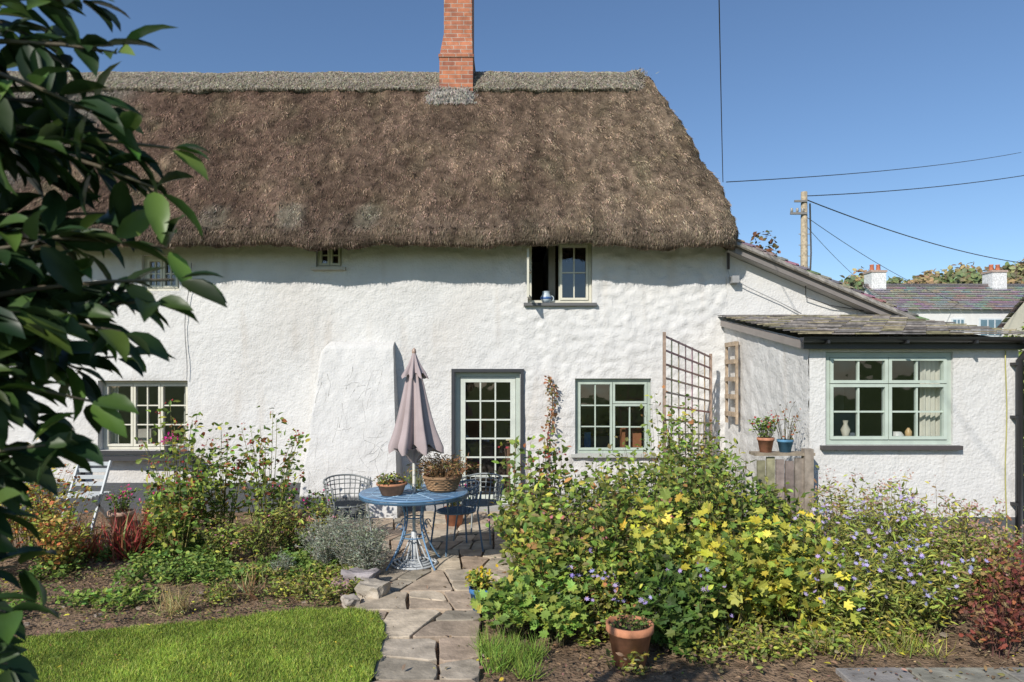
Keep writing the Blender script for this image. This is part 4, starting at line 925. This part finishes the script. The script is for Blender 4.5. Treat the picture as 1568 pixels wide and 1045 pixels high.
shrub(a,-2.2,6.55,0,.26,.12,50,18,.03,.006,[((.36,.39,.3),4)],spray=.012)
a.build('lavender_bush',M_LEAF)
a=Acc(); pts=[]
for k in range(1000):
    x=U(-4.6,-1.7); y=U(6.35,8.2)
    if nz(x*1.6,y*1.6,2)>-.15: pts.append((x,y,0))
cover(a,pts,.11,.048,.032,[((.17,.28,.06),3),(G_LT,3),(G_MD,2)],n=13)
pts=[]
for k in range(500):
    x=U(-2.6,-1.35); y=U(5.75,6.6)
    if nz(x*2,y*2,12)>-.15: pts.append((x,y,0))
cover(a,pts,.12,.04,.018,[(G_OL,3),(G_YL,2),(G_LT,2),((.34,.23,.12),1)],n=12)
pts=[(-3.4+rng.normal(0,.22),5.85+rng.normal(0,.12),0) for k in range(60)]+[(-4.3+rng.normal(0,.2),5.5+rng.normal(0,.15),0) for k in range(50)]
cover(a,pts,.09,.05,.033,[(G_LT,3),((.18,.3,.06),2)],n=10)
for k in range(380):
    x=U(-4.7,-1.4); y=U(5.2,7)
    if not inpoly(np.array([x]),np.array([y]))[0]: cover(a,[(x,y,0)],.05,.03,.015,[(G_MD,2),(G_OL,2),((.38,.26,.11),1)],n=6)
a.build('ground_cover.001',M_LEAF)
a=Acc(); tuft(a,(-2.75,5.6,0),130,.24,.2,.006,[((.56,.44,.21),3),((.4,.36,.15),1)],bend=.5); 
tuft(a,(-2.3,6.0,0),50,.28,.24,.012,[((.36,.36,.15),1),((.35,.2,.1),1)],bend=.4); a.build('dry_grass_clump',M_GRASS)
a=Acc()
for(x,y,h,r) in((-2.4,7.4,.65,.3),(-2.65,7.2,.5,.25),(-2.15,7.7,.6,.2),(-3.0,7.2,.45,.3),(-4.0,8.0,.6,.3)): shrub(a,x,y,0,h,r,30,16,.055,.025,[(G_OL,2.5),(G_LT,3),(G_YL,1.5),((.38,.22,.1),1)],spray=.04,flower=(.2,(.6,.25,.35),.03,2))
a.build('perennial_clump',M_LEAF)
a=Acc()
z=np.linspace(.2,1.95,12); a.tube(np.c_[.55+.04*np.sin(z*5),np.full(12,9.93),z],.008,4,(.2,.12,.07))
n=130; zz=rng.uniform(.9,1.95,n); P=np.c_[.55+.04*np.sin(zz*5)+rng.normal(0,.045,n),rng.uniform(9.84,9.94,n),zz]
leaves(a,P,rng.normal(0,1,(n,3))+np.array((0,0,-.6)),rng.normal(0,.4,(n,3))+np.array((0,-1,.2)),rng.uniform(.04,.08,n),rng.uniform(.02,.045,n),palette([((.25,.13,.06),2),(G_OL,1),((.4,.2,.1),1)],n),T_OVAL)
a.build('wall_climber',M_LEAF)

# ------------------------------------------------------------ foreground tree
ft=empty('apple_tree'); tk=Acc(); lf=Acc()
tk.tube([(-1.75,1.15,-.1),(-1.72,1.15,.9),(-1.6,1.2,1.7),(-1.5,1.2,2.4),(-1.45,1.25,3.1)],[.09,.075,.06,.045,.02],10,(.13,.11,.09))
tips=[(-.72,2.50,1.3),(-.79,2.6,1.3),(-.62,2.32,1.3),(-.66,2.25,1.32),(-.74,2.37,1.25),(-.61,2.07,1.3),(-.65,2.14,1.35),(-.70,1.97,1.28),(-.66,2.03,1.3),
 (-.77,1.84,1.3),(-.82,1.76,1.3),(-.92,1.64,1.25),(-.93,1.44,1.3),(-.82,2.43,1.4),(-.84,2.3,1.25),(-.83,2.1,1.3),(-.86,1.98,1.3),(-.88,2.2,1.45),
 (-.8,2.22,1.4),(-.85,1.9,1.4),(-.78,2.05,1.4),(-.9,2.55,1.4),(-.95,1.8,1.4),(-.95,1.7,1.35),(-.98,1.5,1.4),(-.83,2.0,1.2),(-.8,2.3,1.35),(-.9,2.4,1.2),(-1.0,1.3,1.4),(-.88,1.86,1.2),
 (-.88,2.05,1.35),(-.9,2.15,1.25),(-.92,1.95,1.35),(-.9,2.28,1.35),(-.93,1.88,1.25),(-.95,2.4,1.35),(-.8,2.12,1.2),(-.86,2.35,1.45),(-.84,1.93,1.5),(-.97,1.62,1.3)]
LP_=[((.03,.06,.018),4),((.048,.088,.023),3),((.09,.155,.033),1.4),((.018,.038,.014),2.5)]
for (x,z,y) in tips:
    zb=min(2.9,z+U(-.35,.15)); s=np.array((np.interp(zb,[.9,1.7,2.4,3.1],[-1.72,-1.6,-1.5,-1.45]),1.2,zb)); e_=np.array((x-.03,y,z+.02))
    m=(s+e_)/2+np.array((0,0,.14)); tt=np.linspace(0,1,9)[:,None]; pts=(1-tt)**2*s+2*tt*(1-tt)*m+tt*tt*e_
    tk.tube(pts,np.linspace(.012,.0025,9),6,(.11,.09,.06))
    n=36; u=np.sort(rng.uniform(.35,1,n))[:,None]; u[-3:]=1; P=(1-u)**2*s+2*u*(1-u)*m+u*u*e_
    tan=2*(1-u)*(m-s)+2*u*(e_-m); tan/=np.linalg.norm(tan,axis=1)[:,None]
    D=tan*.9+rng.normal(0,.6,(n,3)); D[:,2]-=.12
    N=rng.normal(0,.4,(n,3))+np.array((.1,-.35,1))
    L=rng.uniform(.065,.12,n); leaves(lf,P+D*.008,D,N,L,L*rng.uniform(.36,.46,n),palette(LP_,n,.2),T_FINE,0,True)
tk.build('trunk_and_branches',M_WOOD,ft); lf.build('leaves',M_GLOSSLEAF,ft)

# ------------------------------------------------------------ light, world, camera
EL,AZ=34,33
w=bpy.data.worlds.new('World'); bpy.context.scene.world=w; w.use_nodes=True; nt=w.node_tree
bg=nt.nodes['Background']; sk=nt.nodes.new('ShaderNodeTexSky'); sk.sky_type='NISHITA'; sk.sun_disc=False
sk.sun_elevation=math.radians(EL); sk.sun_rotation=math.radians(180+AZ); sk.altitude=0; sk.air_density=1.0; sk.dust_density=.3; sk.ozone_density=5.0
nt.links.new(sk.outputs[0],bg.inputs[0]); bg.inputs[1].default_value=.13
sd=bpy.data.lights.new('sun','SUN'); sd.energy=5.0; sd.angle=math.radians(.5); sd.color=(1,.945,.86)
so_=bpy.data.objects.new('sun',sd); bpy.context.scene.collection.objects.link(so_)
dv=Vector((math.sin(math.radians(AZ))*math.cos(math.radians(EL)),math.cos(math.radians(AZ))*math.cos(math.radians(EL)),-math.sin(math.radians(EL))))
so_.rotation_euler=dv.to_track_quat('-Z','Y').to_euler(); so_.location=(-6,-8,12)
cd=bpy.data.cameras.new('camera'); cam=bpy.data.objects.new('camera',cd); bpy.context.scene.collection.objects.link(cam)
cam.location=(0,0,1.9); cam.rotation_euler=(math.radians(90),0,0); cd.lens=36*1050/1568; cd.sensor_width=36; cd.shift_y=59.5/1568
cd.clip_end=3000; cd.dof.use_dof=True; cd.dof.focus_distance=8.5; cd.dof.aperture_fstop=5.0
sc=bpy.context.scene; sc.camera=cam
sc.view_settings.view_transform='Standard'; sc.view_settings.look='None'; sc.view_settings.exposure=0
